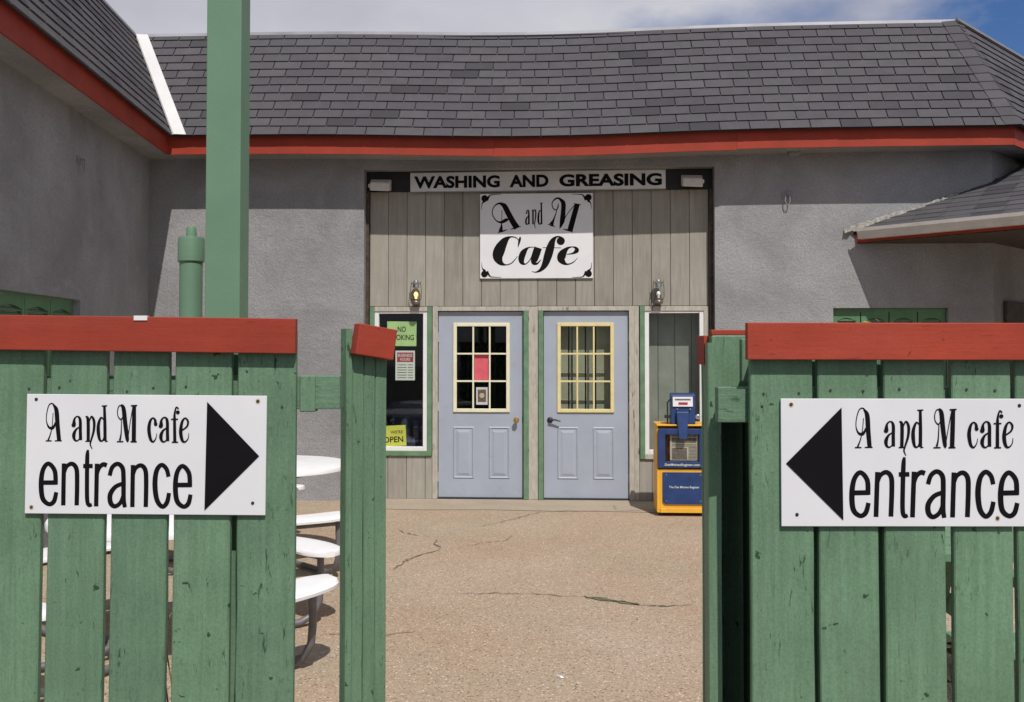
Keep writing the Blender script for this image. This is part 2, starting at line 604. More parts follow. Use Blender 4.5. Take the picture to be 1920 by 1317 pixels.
def strokes_mesh(strokes, fmap, wscale, y0=-0.002, dots=()):
    """ribbons with a width at every point; each lies a hair in front of the one before"""
    m = MB()
    k = 0
    for st in strokes:
        st = [p if len(p) == 3 else (p[0], p[1], 10) for p in st]
        pts = [(*fmap(x, y), max(w, 1.0) * wscale * 0.5) for x, y, w in catmull(st)]
        y = y0 - k * 0.00003
        k += 1
        n0 = len(m.v)
        for i, (x, z, w) in enumerate(pts):
            a, b = pts[max(i - 1, 0)], pts[min(i + 1, len(pts) - 1)]
            dx, dz = b[0] - a[0], b[1] - a[1]
            L = math.hypot(dx, dz) or 1
            nx, nz = -dz / L * w, dx / L * w
            m.v += [(x + nx, y, z + nz), (x - nx, y, z - nz)]
        for i in range(len(pts) - 1):
            m.f.append((n0 + 2 * i, n0 + 2 * i + 1, n0 + 2 * i + 3, n0 + 2 * i + 2))
    for x, y_, r in dots:
        cx, cz = fmap(x, y_)
        y = y0 - k * 0.00003
        k += 1
        m.poly([(cx + r * wscale * math.cos(a), y, cz + r * wscale * math.sin(a)) for a in [2 * math.pi * i / 20 for i in range(20)]])
    return m


def text_obj(txt, x0, z0, x1, z1, y, mat, parent, name='lettering', bold=0.0, bend=None):
    """a word fitted into a rectangle of the local xz plane, facing -y"""
    cu = bpy.data.curves.new('word', 'FONT')
    cu.body = txt
    cu.offset = bold
    cu.resolution_u = 4
    cu.align_x = 'LEFT'
    tmp = bpy.data.objects.new('word', cu)
    col.objects.link(tmp)
    dg = bpy.context.evaluated_depsgraph_get()
    dg.update()
    me = bpy.data.meshes.new_from_object(tmp.evaluated_get(dg))
    bpy.data.objects.remove(tmp)
    bpy.data.curves.remove(cu)
    xs = [q.co.x for q in me.vertices]
    ys = [q.co.y for q in me.vertices]
    a, b, c_, d = min(xs), max(xs), min(ys), max(ys)
    for q in me.vertices:
        X = x0 + (q.co.x - a) / (b - a) * (x1 - x0)
        Z = z0 + (q.co.y - c_) / (d - c_) * (z1 - z0)
        q.co = (X, y, Z)
    me.materials.clear()
    me.materials.append(MATS[mat])
    o = bpy.data.objects.new(name, me)
    col.objects.link(o)
    o.parent = parent
    return o


# ================================================================ ground
G = -0.04            # level of the paving
g = MB().poly([(-60, -60, G), (60, -60, G), (60, 60, G), (-60, 60, G)]).build('ground', 'concrete')
structure(g)
structure(MB().poly([(-60, -60, G + 0.004), (60, -60, G + 0.004), (60, 1.7, G + 0.004), (-60, 1.7, G + 0.004)]).build('unseen_road', 'asphalt'))  # out of view, added to weaken the bounce from the ground
ap = MB()
pts = [(-1.62, -0.50), (-0.9, -0.57), (-0.2, -0.52), (0.5, -0.58), (0.99, -0.56), (1.5, -0.6), (2.15, -0.57), (2.15, 0.3), (-1.62, 0.3)]
ap.poly([W(u, v, G + 0.004) for u, v in pts])
structure(ap.build('concrete_apron', 'apron_concrete'))


def crack(path, w, mat='crack_dark', seed=1, z=0.006):
    rnd = random.Random(seed)
    path = [(x * 1.0247, y * 1.0247) for x, y in path]
    z += G
    P = []
    for i in range(len(path) - 1):
        n = max(3, int((Vector(path[i + 1]) - Vector(path[i])).length / 0.035))
        for j in range(n):
            q = Vector(path[i]).lerp(Vector(path[i + 1]), j / n)
            P.append((q.x + rnd.uniform(-.014, .014), q.y + rnd.uniform(-.02, .02)))
    P.append(path[-1])
    m = MB()
    n0 = 0
    for i, (x, y) in enumerate(P):
        a, b = P[max(i - 1, 0)], P[min(i + 1, len(P) - 1)]
        dx, dy = b[0] - a[0], b[1] - a[1]
        L = math.hypot(dx, dy) or 1
        t_ = i / (len(P) - 1)
        ww = 0.85 * w * (0.15 + math.sin(math.pi * t_) ** 0.6) * rnd.uniform(0.25, 1.1)
        m.v += [(x - dy / L * ww, y + dx / L * ww, z), (x + dy / L * ww, y - dx / L * ww, z)]
    for i in range(len(P) - 1):
        m.f.append((2 * i, 2 * i + 1, 2 * i + 3, 2 * i + 2))
    o = m.build('crack', mat, g)
    return o


crack([(-0.868, 7.376), (-0.79, 7.743), (-0.668, 7.981), (-0.554, 8.148)], 0.011, seed=1)
crack([(-0.554, 8.148), (-0.64, 8.36), (-0.62, 8.551)], 0.010, seed=2)
crack([(-1.0, 9.0), (-0.926, 8.843), (-0.8, 8.70)], 0.008, seed=3)
crack([(-0.45, 8.2), (-0.2, 8.42), (-0.05, 8.5), (0.0, 8.75)], 0.006, seed=4)
crack([(-0.432, 6.666), (-0.244, 6.681), (-0.035, 6.695), (0.243, 6.638), (0.483, 6.596)], 0.008, seed=5)
crack([(0.46, 6.60), (0.644, 6.486), (0.8, 6.393)], 0.045, 'moss', seed=6, z=0.005)
crack([(0.82, 6.39), (0.915, 6.367), (1.134, 6.38)], 0.014, 'moss', seed=7, z=0.005)
crack([(0.483, 6.596), (0.644, 6.496), (0.785, 6.393), (0.915, 6.367)], 0.007, seed=17, z=0.009)
crack([(-0.35, 9.1), (-0.098, 9.376), (0.26, 9.915), (0.55, 10.03), (0.894, 10.043)], 0.007, seed=8)
crack([(1.03, 10.06), (1.035, 10.42)], 0.006, seed=9)
crack([(1.03, 10.05), (1.4, 10.02)], 0.005, seed=10)
crack([(-1.1, 5.75), (-0.75, 5.72), (-0.5, 5.8)], 0.006, seed=11)

# ================================================================ the cafe building
B = empty('cafe_building', W(0, 0, 0), -TH)
tag(B, 'grey stucco cafe building with dark shingled mansard roof and red fascia', 'building')


def sag(u):
    return -0.055 * math.exp(-((u - 0.2) / 1.7) ** 2)


WD = Vector((0.139, -0.990))         # the left wing runs forward along this direction
WN = Vector((0.990, 0.139))          # its wall faces this way
WC = Vector((-3.98, 0.0))
CD = Vector((0.66, 0.75)).normalized()   # the right end turns back along this direction
CN = Vector((0.75, -0.66)).normalized()
EB, ET = 3.655, 3.845                # fascia bottom and top
TOPZ = 3.70

# --- stucco walls
m = MB()
m.box((-4.3, 0, -0.2), (-1.605, 0.3, TOPZ))                       # left of the opening
m.box((-1.605, 0, 3.535), (2.155, 0.3, TOPZ))                    # header
m.box((2.155, 0, -0.2), (3.385, 0.3, TOPZ))
m.box((3.385, 0, 2.025), (4.57, 0.3, TOPZ))
m.box((3.385, 0, -0.2), (4.57, 0.3, 0.95))
m.box((3.385, 0.09, 0.95), (4.57, 0.3, 2.025))
m.box((4.57, 0, -0.2), (5.03, 0.3, TOPZ))
m.build('wall', 'stucco', B)


def on_wing(w, off, z):
    p = WC + WD * w + WN * off
    return (p.x, p.y, z)


def wing_box(m, w0, w1, o0, o1, z0, z1):
    m.hexa([on_wing(w0, o0, z0), on_wing(w0, o1, z0), on_wing(w1, o1, z0), on_wing(w1, o0, z0),
            on_wing(w0, o0, z1), on_wing(w0, o1, z1), on_wing(w1, o1, z1), on_wing(w1, o0, z1)])


m = MB()
wing_box(m, -0.02, 2.19, -0.3, 0, -0.2, TOPZ)
wing_box(m, 2.19, 4.33, -0.3, 0, 2.03, TOPZ)
wing_box(m, 2.19, 4.33, -0.3, 0, -0.2, 0.95)
wing_box(m, 2.19, 4.33, -0.3, -0.09, 0.95, 2.03)
wing_box(m, 4.33, 5.6, -0.3, 0, -0.2, TOPZ)
m.build('wing_wall', 'stucco', B)
m = MB()
e0, e1 = Vector((5.03, 0)), Vector((5.03, 0)) + CD * 4
bk = CN * -0.3
m.slab([(*q, -0.2) for q in (e0, e1, e1 + bk, e0 + bk)], [(*q, TOPZ + .1) for q in (e0, e1, e1 + bk, e0 + bk)])
m.build('end_wall', 'stucco', B)
# doorway in the shaded end wall, its edge just shows at the frame's edge
m = MB()
d0, d1 = e0 + CD * 0.28 + CN * 0.012, e0 + CD * 1.2 + CN * 0.012
dk = CN * 0.03
m.slab([(*q, 0) for q in (d0, d0 + dk, d1 + dk, d1)], [(*q, 2.1) for q in (d0, d0 + dk, d1 + dk, d1)])
m.build('end_door', 'dark_brown', B)

# --- soffit, fascia, ridge flashing along the front
US = [-3.66 + i * (5.09 + 3.66) / 40 for i in range(41)]
m = MB()
for a, b in zip(US, US[1:]):
    za, zb = EB + sag(a) + 0.012, EB + sag(b) + 0.012
    m.hexa([(a, -0.345, za), (b, -0.345, zb), (b, 0.06, zb), (a, 0.06, za), (a, -0.345, za + .02), (b, -0.345, zb + .02), (b, 0.06, zb + .02), (a, 0.06, za + .02)])
m.hexa([on_wing(-0.5, -.05, EB + .014), on_wing(-0.5, .275, EB + .014), on_wing(5.6, .275, EB + .014), on_wing(5.6, -.05, EB + .014),
        on_wing(-0.5, -.05, EB + .03), on_wing(-0.5, .275, EB + .03), on_wing(5.6, .275, EB + .03), on_wing(5.6, -.05, EB + .03)])
q0, q1 = Vector((5.05, 0.0)), Vector((5.10, -0.345))
q2 = q1 + CD * 4
q3 = q0 + CD * 4
m.slab([(*q, EB + .013) for q in (q0, q1, q2, q3)], [(*q, EB + .03) for q in (q0, q1, q2, q3)])
m.build('soffit', 'stucco', B)


def fascia(u0, u1, dz=0.0, dv=0.0):
    m = MB()
    n = max(2, int((u1 - u0) / 0.22))
    for i in range(n):
        a, b = u0 + (u1 - u0) * i / n, u0 + (u1 - u0) * (i + 1) / n
        za, zb = sag(a) + dz, sag(b) + dz
        m.hexa([(a, -0.363 - dv, EB + za), (b, -0.363 - dv, EB + zb), (b, -0.343, EB + zb), (a, -0.343, EB + za),
                (a, -0.363 - dv, ET + .03 + za), (b, -0.363 - dv, ET + .03 + zb), (b, -0.343, ET + .03 + zb), (a, -0.343, ET + .03 + za)])
    return m.build('fascia_board', 'fascia_red', B)


fascia(-3.632, -0.17, 0.0)
fascia(-0.168, 2.335, -0.006, 0.003)
fascia(2.337, 5.11, 0.004, 0.001)
wo = 0.273
m = MB()
m.hexa([on_wing(0.408, wo, EB), on_wing(0.408, wo + .02, EB), on_wing(5.6, wo + .02, EB), on_wing(5.6, wo, EB),
        on_wing(0.408, wo, ET + .03), on_wing(0.408, wo + .02, ET + .03), on_wing(5.6, wo + .02, ET + .03), on_wing(5.6, wo, ET + .03)])
m.build('fascia_board', 'fascia_red', B)
m = MB()
f0 = Vector((5.112, -0.363))
f1 = f0 + CD * 4
fk = CN * -0.02
m.slab([(*q, EB) for q in (f0, f1, f1 + fk, f0 + fk)], [(*q, ET + .03) for q in (f0, f1, f1 + fk, f0 + fk)])
m.build('fascia_board', 'fascia_red', B)

# --- mansard roof: one frame per plane, tabs clipped to the plane's outline
RISE = 1.350
Z0 = 3.838
VX, VY = -3.573, -0.43            # foot of the valley
RUN = 0.896


class Plane:
    def __init__(s, p0, ad, hd, run, sagged=False):
        s.p0 = Vector((p0[0], p0[1], Z0))
        s.a = Vector((ad[0], ad[1], 0)).normalized()
        s.L = math.hypot(run, RISE)
        h = Vector((hd[0], hd[1], 0)).normalized()
        s.b = (h * run + Vector((0, 0, RISE))) / s.L
        s.n = s.a.cross(s.b)
        if s.n.z < 0:
            s.n = -s.n
        s.sagged = sagged

    def pt(s, a, b, n=0.0):
        q = s.p0 + s.a * a + s.b * b + s.n * n
        if s.sagged:
            q.z += sag(q.x)
        return q


def clip(poly, region):
    """convex clip, region counter-clockwise"""
    out = poly
    for i in range(len(region)):
        A, Bq = region[i], region[(i + 1) % len(region)]
        inp, out = out, []
        if not inp:
            return []

        def side(p):
            return (Bq[0] - A[0]) * (p[1] - A[1]) - (Bq[1] - A[1]) * (p[0] - A[0])
        for j in range(len(inp)):
            p, q = inp[j], inp[(j + 1) % len(inp)]
            sp_, sq = side(p), side(q)
            if sp_ >= 0:
                out.append(p)
            if (sp_ >= 0) != (sq >= 0):
                t_ = sp_ / (sp_ - sq)
                out.append((p[0] + (q[0] - p[0]) * t_, p[1] + (q[1] - p[1]) * t_))
    return out


def area(p):
    return abs(sum(p[i][0] * p[(i + 1) % len(p)][1] - p[(i + 1) % len(p)][0] * p[i][1] for i in range(len(p)))) / 2


TAB, EXP = 0.3048, 0.127
roof = MB()
main = Plane((0, VY), (1, 0), (0, 1), RUN, True)
main_reg = [(VX, 0), (5.14, 0), (4.84, main.L), (-4.38, main.L)]
wing = Plane((VX, VY), (WD.x, WD.y), (-0.990, -0.139), 0.674)
wing_reg = [(-0.999, wing.L), (0, 0), (5.4, 0), (5.4, wing.L)]
cham = Plane((5.14, VY), (CD.x, CD.y), (-CN.x, -CN.y), 0.80)
cham_reg = [(0, 0), (4, 0), (4, cham.L), (0.459, cham.L)]
for pl, reg in ((main, main_reg), (wing, wing_reg), (cham, cham_reg)):
    if pl is main:
        N = 40
        for i in range(N):
            def e(t_):
                return (VX + (5.14 - VX) * t_, 0), (-4.38 + 9.22 * t_, main.L)
            (a0, b0), (a1, b1) = e(i / N)
            (c0, d0_), (c1, d1_) = e((i + 1) / N)
            roof.slab([pl.pt(a0, b0, -.012), pl.pt(c0, d0_, -.012), pl.pt(c1, d1_, -.012), pl.pt(a1, b1, -.012)],
                      [pl.pt(a0, b0, 0), pl.pt(c0, d0_, 0), pl.pt(c1, d1_, 0), pl.pt(a1, b1, 0)])
    else:
        roof.slab([pl.pt(a, b, -.012) for a, b in reg], [pl.pt(a, b, 0) for a, b in reg])
# flat top behind the mansard edge, out of view, there to block light
zt = Z0 + RISE - 0.08
roof.slab([(-9, .42, zt - .05), (4.8, .42, zt - .05), (8, 4, zt - .05), (8, 9, zt - .05), (-9, 9, zt - .05)],
          [(-9, .42, zt), (4.8, .42, zt), (8, 4, zt), (8, 9, zt), (-9, 9, zt)])
roof_o = roof.build('roof', 'roof_deck', B)


def tab_loops(pl, poly, b0):
    """lower edge of a tab stands proud, the upper one slips under the next course"""
    def lift(b):
        return 0.016 - 0.014 * max(0.0, min(1.0, (b - b0) / 0.15))
    bot = [pl.pt(a, b, 0.0005) for a, b in poly]
    top = [pl.pt(a, b, lift(b)) for a, b in poly]
    return bot, top


tab_m = MB()
hw = (TAB - 0.012) / 2


def full_tab(b0):
    return [(-hw, b0), (hw, b0), (hw, b0 + 0.15), (-hw, b0 + 0.15)]


# one shared mesh in the frame of the slope (x along, y up the slope, z out)
tab_m.slab([(-hw, 0, .0005), (hw, 0, .0005), (hw, .15, .0005), (-hw, .15, .0005)], [(-hw, 0, .016), (hw, 0, .016), (hw, .15, .002), (-hw, .15, .002)])
tab_mesh = tab_m.mesh('shingle', 'shingle')


def dark_edges(me):
    """the cut sides of the tabs show the dark asphalt"""
    me.materials.append(MATS['shingle_edge'])
    for p in me.polygons:
        if abs(p.normal.dot(EDGE_N)) < 0.5:
            p.material_index = 1


EDGE_N = Vector((0, 0, 1))
dark_edges(tab_mesh)
rests = []
cand = []
rr = random.Random(3)
for pl, reg, a0, a1 in ((main, main_reg, -4.7, 5.3), (wing, wing_reg, -1.2, 5.5), (cham, cham_reg, -0.2, 4.2)):
    rows = int(pl.L / EXP) + 1
    rest = MB()
    rests.append((rest, pl))
    for r in range(rows):
        b0 = r * EXP
        off = (TAB / 2 if r % 2 else 0) + rr.uniform(-.012, .012) + r * 0.009
        k = 0
        a = a0 + off
        while a < a1:
            jb = rr.uniform(-.002, .002)
            poly = [(a - hw, b0 + jb), (a + hw, b0 + jb + rr.uniform(-.002, .002)), (a + hw, b0 + .15), (a - hw, b0 + .15)]
            cp = clip(poly, reg)
            a += TAB
            if len(cp) < 3 or area(cp) < 0.0015:
                continue
            if pl is main and len(cp) == 4 and abs(area(cp) - area(poly)) < 1e-6:
                cand.append((a - TAB, b0 + jb, poly))
            else:
                bot, top = tab_loops(pl, cp, b0)
                rest.slab(bot, top)
# the 300 most central whole tabs are pieces of their own, the others one joined part
cand.sort(key=lambda q: abs(q[0] - 0.6))
for i, (a, b, poly) in enumerate(cand):
    if i < 300:
        o = bpy.data.objects.new('shingle', tab_mesh)
        col.objects.link(o)
        o.parent = roof_o
        p, q = main.pt(a - hw, b), main.pt(a + hw, b)
        ax = (q - p).normalized()
        up = (main.b - ax * main.b.dot(ax)).normalized()
        nz = ax.cross(up)
        M = Matrix((ax, up, nz)).transposed().to_4x4()
        M.translation = (p + q) / 2
        o.matrix_local = M @ Matrix.Rotation(rr.uniform(-.006, .006), 4, 'Z')
    else:
        bot, top = tab_loops(main, poly, b)
        rests[0][0].slab(bot, top)
for rest, pl in rests:
    ro = rest.build('shingles', 'shingle', roof_o)
    ro['kind'] = 'stuff'
    if pl is not wing:
        EDGE_N = pl.n
        dark_edges(ro.data)
# hip caps over the right corner
hip = MB()
for r in range(13):
    b0, b1 = r * EXP * 1.0, r * EXP + 0.16
    b1 = min(b1, main.L)

    def hp(b, side, n):
        t_ = b / main.L
        if side == 0:
            return main.pt(5.14 - 0.30 * t_ - 0.15, b, n)
        if side == 1:
            return main.pt(5.14 - 0.30 * t_ + 0.004, b, n + .006)
        return cham.pt(0.459 * t_ + 0.15, b * cham.L / main.L, n)
    A = [hp(b0, k, .020) for k in range(3)]
    Bq = [hp(b1, k, .011) for k in range(3)]
    A2 = [hp(b0, k, .008) for k in range(3)]
    hip.poly([A[0], A[1], Bq[1], Bq[0]]).poly([A[1], A[2], Bq[2], Bq[1]]).poly([A2[0], A2[1], A[1], A[0]]).poly([A2[1], A2[2], A[2], A[1]])
    hip.poly([A2[0], A[0], Bq[0]])
hip.build('hip_cap', 'shingle', roof_o)
# white flashing in the left valley
fl = MB()
for i in range(10):
    t0, t1 = i / 10, (i + 1) / 10

    def vp(t_, k):
        b = main.L * t_
        a = VX - (4.38 + VX) * t_
        if k == 0:
            return wing.pt(-0.999 * t_ + 0.02, wing.L * t_, .02)
        if k == 1:
            return main.pt(a + 0.035, b, .030)
        return main.pt(a + 0.165, b, .022)
    for k in (0, 1):
        fl.poly([vp(t0, k), vp(t0, k + 1), vp(t1, k + 1), vp(t1, k)])
    fl.poly([vp(t0, 2), main.pt(VX - (4.38 + VX) * t0 + .165, main.L * t0, 0), main.pt(VX - (4.38 + VX) * t1 + .165, main.L * t1, 0), vp(t1, 2)])
fl.build('valley_flashing', 'flash_white', roof_o)
# metal edge along the top
UR = [-4.38 + i * 9.22 / 40 for i in range(41)]
m = MB()
for a, b in zip(UR, UR[1:]):
    def rp_(u, n, h):
        q = main.pt(u, main.L, 0)
        return (q.x, q.y + n, q.z + h)
    m.hexa([rp_(a, -.022, -.018), rp_(b, -.022, -.018), rp_(b, .12, -.018), rp_(a, .12, -.018), rp_(a, -.012, .02), rp_(b, -.012, .02), rp_(b, .12, .024), rp_(a, .12, .024)])
m.build('ridge_flashing', 'flash_metal', roof_o)
for pl, a0, a1 in ((wing, -0.98, 5.4), (cham, 0.459, 4)):
    m = MB()
    m.slab([pl.pt(a0, pl.L - .03, .012), pl.pt(a1, pl.L - .03, .012), pl.pt(a1, pl.L + .02, .012), pl.pt(a0, pl.L + .02, .012)],
           [pl.pt(a0, pl.L - .03, .03), pl.pt(a1, pl.L - .03, .03), pl.pt(a1, pl.L + .03, .03), pl.pt(a0, pl.L + .03, .03)])
    m.build('ridge_flashing', 'steel_grey', roof_o)

# --- the porch canopy at the right
PE = Vector((0.68, -0.73)).normalized()      # along its eave
PQ = Vector((0.73, 0.68)).normalized()       # up its slope
P0 = Vector((3.60, -0.0))
SL = 0.47


def cp(e_, q_, dz=0.0):
    p = P0 + PE * e_ + PQ * q_
    return (p.x, p.y, 2.845 + q_ * SL + dz)


def porch_at(u, v, dz=0.0):
    q_ = (Vector((u, v)) - P0).dot(PQ)
    return (u, v, 2.845 + q_ * SL + dz)


can = empty('porch_canopy', (0, 0, 0))
can.parent = B
outline = [(3.60, -0.004), (*cp(6, 0)[:2],), (*cp(6, 1.7)[:2],), (5.62, 0.36), (5.045, -0.004)]
far = [(*cp(6, 1.7),), (*cp(6, 4.6)[:2], cp(6, 1.7)[2]), (*cp(-0.6, 4.6)[:2], cp(6, 1.7)[2]), (5.62, 0.36, porch_at(5.62, .36)[2])]  # unseen flat extension, added to block light from wall and ground
m = MB()
m.slab([porch_at(u, v, -0.05) for u, v in outline], [porch_at(u, v, 0) for u, v in outline])
m.slab([(p[0], p[1], p[2] - .05) for p in far], far)
m.build('canopy_deck', 'roof_deck', can)
# courses of the low roof, seen almost edge on
sh = MB()
for r in range(14):
    q0 = r * EXP
    e_start = -0.0 + q0 * (0.68 / 0.73) * 1.0 if False else None
    # left end of a course lies on the wall plane v = 0
    es = (P0 + PQ * q0).y / 0.73 / 1.0
    es = max(0.0, (PQ.y * q0) / 0.7317)
    k = 0
    a = es + 0.005 + (0.15 if r % 2 else 0.0)
    first = True
    while a < 5.9:
        b = min(a + (0.298 if not first else (0.298 if r % 2 == 0 else 0.15)), 5.95)
        if first and r % 2:
            a0_, b = es + 0.005, a - 0.007
            aa = a0_
        else:
            aa = a
        jl = rr.uniform(0.007, 0.013)
        sh.slab([cp(aa, q0 - .0, .001), cp(b, q0, .001), cp(b, q0 + .14, .001), cp(aa, q0 + .14, .001)],
                [cp(aa, q0, jl), cp(b, q0, jl), cp(b, q0 + .14, .003), cp(aa, q0 + .14, .003)])
        a = b + 0.007
        first = False
s_ = sh.build('shingles', 'shingle', can)
s_['kind'] = 'stuff'
# flashing mortar where canopy meets the wall: lumpy strip
m = MB()
prev = None
for i in range(46):
    u = 3.50 + i * 0.026
    z = porch_at(u, 0)[2]
    hgt = 0.045 + rr.uniform(-.014, .022) - 0.0006 * i
    dep = 0.04 + rr.uniform(-.012, .02)
    cur = [(u, -dep, z - .02 + (0.02 if i < 4 else 0)), (u, -dep * .6, z + hgt * .6), (u, 0.01, z + hgt), (u, 0.01, z - .02)]
    if prev:
        for k in range(4):
            m.poly([prev[k], cur[k], cur[(k + 1) % 4], prev[(k + 1) % 4]])
    else:
        m.poly(cur)
    prev = cur
m.poly(list(reversed(prev)))
m.build('mortar_joint', 'mortar', can)
# gutter, fascia, soffit
m = MB()


def ge_(e_, o, z):
    p = P0 + PE * e_ - PQ * o
    return (p.x, p.y, z)


prof = [(0.0, 2.738), (0.075, 2.738), (0.085, 2.785), (0.10, 2.815), (0.10, 2.850), (0.090, 2.850), (0.086, 2.825), (0.0, 2.80)]
n = len(prof)
A = [ge_(0.1, o, z) for o, z in prof]
Bq = [ge_(6.1, o, z) for o, z in prof]
for k in range(n):
    m.poly([A[k], A[(k + 1) % n], Bq[(k + 1) % n], Bq[k]])
m.poly(list(reversed(A)))
m.poly(Bq)
m.build('gutter', 'gutter_white', can)
m = MB()
m.slab([ge_(0.03, -.02, 2.712), ge_(0.03, -.002, 2.712), ge_(6, -.002, 2.712), ge_(6, -.02, 2.712)], [ge_(0.03, -.02, 2.80), ge_(0.03, -.002, 2.80), ge_(6, -.002, 2.80), ge_(6, -.02, 2.80)])
m.build('fascia_board', 'fascia_red', can)
m = MB()
so = [(3.64, -0.006), (*(P0 + PE * 6 + PQ * .03),), (*(P0 + PE * 6 + PQ * 4.6),), (*(P0 + PE * -.6 + PQ * 4.6),), (5.06, -0.006)]  # reaches far out of view to shade the ground below
m.slab([(u, v, 2.70) for u, v in so], [(u, v, 2.715) for u, v in so])
m.build('soffit', 'dark_brown', can)
m = MB()
pp = P0 + PE * 5.3 + PQ * 0.5
m.box((pp.x - .07, pp.y - .07, 0), (pp.x + .07, pp.y + .07, 2.70))
m.build('canopy_post', 'post_green', can, bevel=.008)

# --- shutters
def shutter(org, xd, nd, w, z0, z1, parent):
    """leaf: frame and slats; org its left bottom corner, xd along, nd outwards"""
    org, xd, nd = Vector(org), Vector(xd), Vector(nd)

    def P(x, n, z):
        q = org + xd * x + nd * n
        return (q.x, q.y, z)

    def bx(m, x0, x1, n0, n1, a, b):
        m.hexa([P(x0, n1, a), P(x1, n1, a), P(x1, n0, a), P(x0, n0, a), P(x0, n1, b), P(x1, n1, b), P(x1, n0, b), P(x0, n0, b)])
    st = 0.05
    m = MB()
    bx(m, 0.003, st, 0, .03, z0, z1)
    bx(m, w - st, w - .003, 0, .03, z0, z1)
    bx(m, st, w - st, 0, .029, z0, z0 + .08)
    bx(m, st, w - st, 0, .029, z1 - .06, z1)
    # shallow arch under the head rail
    n = 8
    for i in range(n):
        xa, xb = st + (w - 2 * st) * i / n, st + (w - 2 * st) * (i + 1) / n
        ha = .03 * (1 - math.sin(math.pi * (i + .5) / n))
        bx(m, xa, xb, 0, .028, z1 - .06 - ha - .004, z1 - .06)
    o = m.build('shutter', 'shutter_green', parent)
    z = z0 + .09
    sl = MB()
    while z < z1 - .075:
        sl.hexa([P(st, .024, z), P(w - st, .024, z), P(w - st, .004, z + .022), P(st, .004, z + .022), P(st, .027, z + .006), P(w - st, .027, z + .006), P(w - st, .007, z + .028), P(st, .007, z + .028)])
        z += 0.042
    so_ = sl.build('slats', 'shutter_green', o)
    so_['kind'] = 'stuff'
    return o


for i in range(4):
    shutter((3.393 + i * 0.294, 0.088), (1, 0), (0, -1), 0.288, 0.96, 1.985, B)
for i in range(4):
    p = WC + WD * (4.325 - i * 0.533) + WN * -0.088
    shutter((p.x, p.y), (-WD.x, -WD.y), (WN.x, WN.y), 0.528, 0.96, 2.0, B)
MB().box((3.387, .055, 1.985), (4.568, .089, 2.023)).build('window_head', 'shutter_green', B)
m = MB()
wing_box(m, 2.195, 4.325, -.089, -.055, 2.0, 2.028)
m.build('window_head', 'shutter_green', B)

# --- filled-in bay: header, side strips, planks, trim
SV = 0.17
m = MB()
m.box((-1.604, SV - .03, 3.318), (2.154, 0.28, 3.534))
m.build('header_board', 'black', B)
for u0, u1 in ((-1.604, -1.575), (2.115, 2.154)):
    MB().box((u0, 0.10, G), (u1, 0.28, 3.317)).build('side_strip', 'dark_brown', B)
siding = MB().box((-1.573, SV + .035, 2.06), (2.113, SV + .06, 3.316)).build('siding', 'dark_brown', B)


def plank(u0, u1, z0, z1, parent=siding, mat='siding_wood', v0=SV, th=.03):
    j = rr.uniform(-.0015, .0015)
    x0, x1 = u0 + .002, u1 - .002
    m = MB()
    b = .004
    m.slab([(x0, v0 + th, z0), (x1, v0 + th, z0), (x1, v0 + th, z1), (x0, v0 + th, z1)][::-1],
           [(x0, v0 + b + j, z0), (x1, v0 + b + j, z0), (x1, v0 + b + j, z1), (x0, v0 + b + j, z1)][::-1])
    m.slab([(x0, v0 + b + j, z0), (x1, v0 + b + j, z0), (x1, v0 + b + j, z1), (x0, v0 + b + j, z1)][::-1],
           [(x0 + b, v0 + j, z0), (x1 - b, v0 + j, z0), (x1 - b, v0 + j, z1), (x0 + b, v0 + j, z1)][::-1])
    c_ = Vector(((u0 + u1) / 2, v0, (z0 + z1) / 2))
    m.v = [tuple(Vector(q) - c_) for q in m.v]
    return m.build('plank', mat, parent, loc=c_)


PITCH = 0.2048
for i in range(18):
    plank(-1.573 + i * PITCH, -1.573 + (i + 1) * PITCH, 2.062, 3.315)
for u0, u1 in ((-1.573, -1.368), (-1.368, -1.1632), (-1.1632, -0.958), (-0.958, -0.88)):
    plank(u0, u1, G + 0.006, 0.425)
for u0, u1 in ((1.365, 1.50), (1.50, 1.703), (1.703, 1.908), (1.908, 2.113)):
    plank(u0, u1, G + 0.006, 0.405)
MB().box((-1.573, SV + .035, G), (-.88, SV + .06, .425)).build('siding_back', 'dark_brown', B)
MB().box((1.365, SV + .035, G), (2.113, SV + .06, .405)).build('siding_back', 'dark_brown', B)


def trim(u0, u1, z0, z1, v0, v1, mat='trim_wood'):
    c_ = Vector(((u0 + u1) / 2, (v0 + v1) / 2, (z0 + z1) / 2))
    m = MB().box((u0 - c_.x, v0 - c_.y, z0 - c_.z), (u1 - c_.x, v1 - c_.y, z1 - c_.z))
    return m.build('trim_board', mat, B, bevel=.003, loc=c_)


# door casings
trim(-0.878, -0.822, G + 0.006, 2.058, SV - .012, .26)
trim(-0.822, 0.172, 2.008, 2.056, SV - .010, .26)
trim(0.116, 0.168, G + 0.006, 2.007, SV - .022, .26, 'trim_green')
trim(0.169, 0.278, G + 0.006, 2.058, SV + .004, .26)
trim(0.279, 0.330, G + 0.006, 2.007, SV - .022, .26, 'trim_green')
trim(0.276, 1.256, 2.009, 2.057, SV - .011, .26)
trim(1.256, 1.312, G + 0.006, 2.058, SV - .012, .26)
trim(1.313, 1.364, G + 0.006, 2.058, SV + .003, .26)
MB().box((-0.822, .17, G + 0.004), (0.116, .27, G + 0.02)).build('threshold', 'dark_metal', B)
MB().box((0.33, .17, G + 0.004), (1.256, .27, G + 0.02)).build('threshold', 'dark_metal', B)


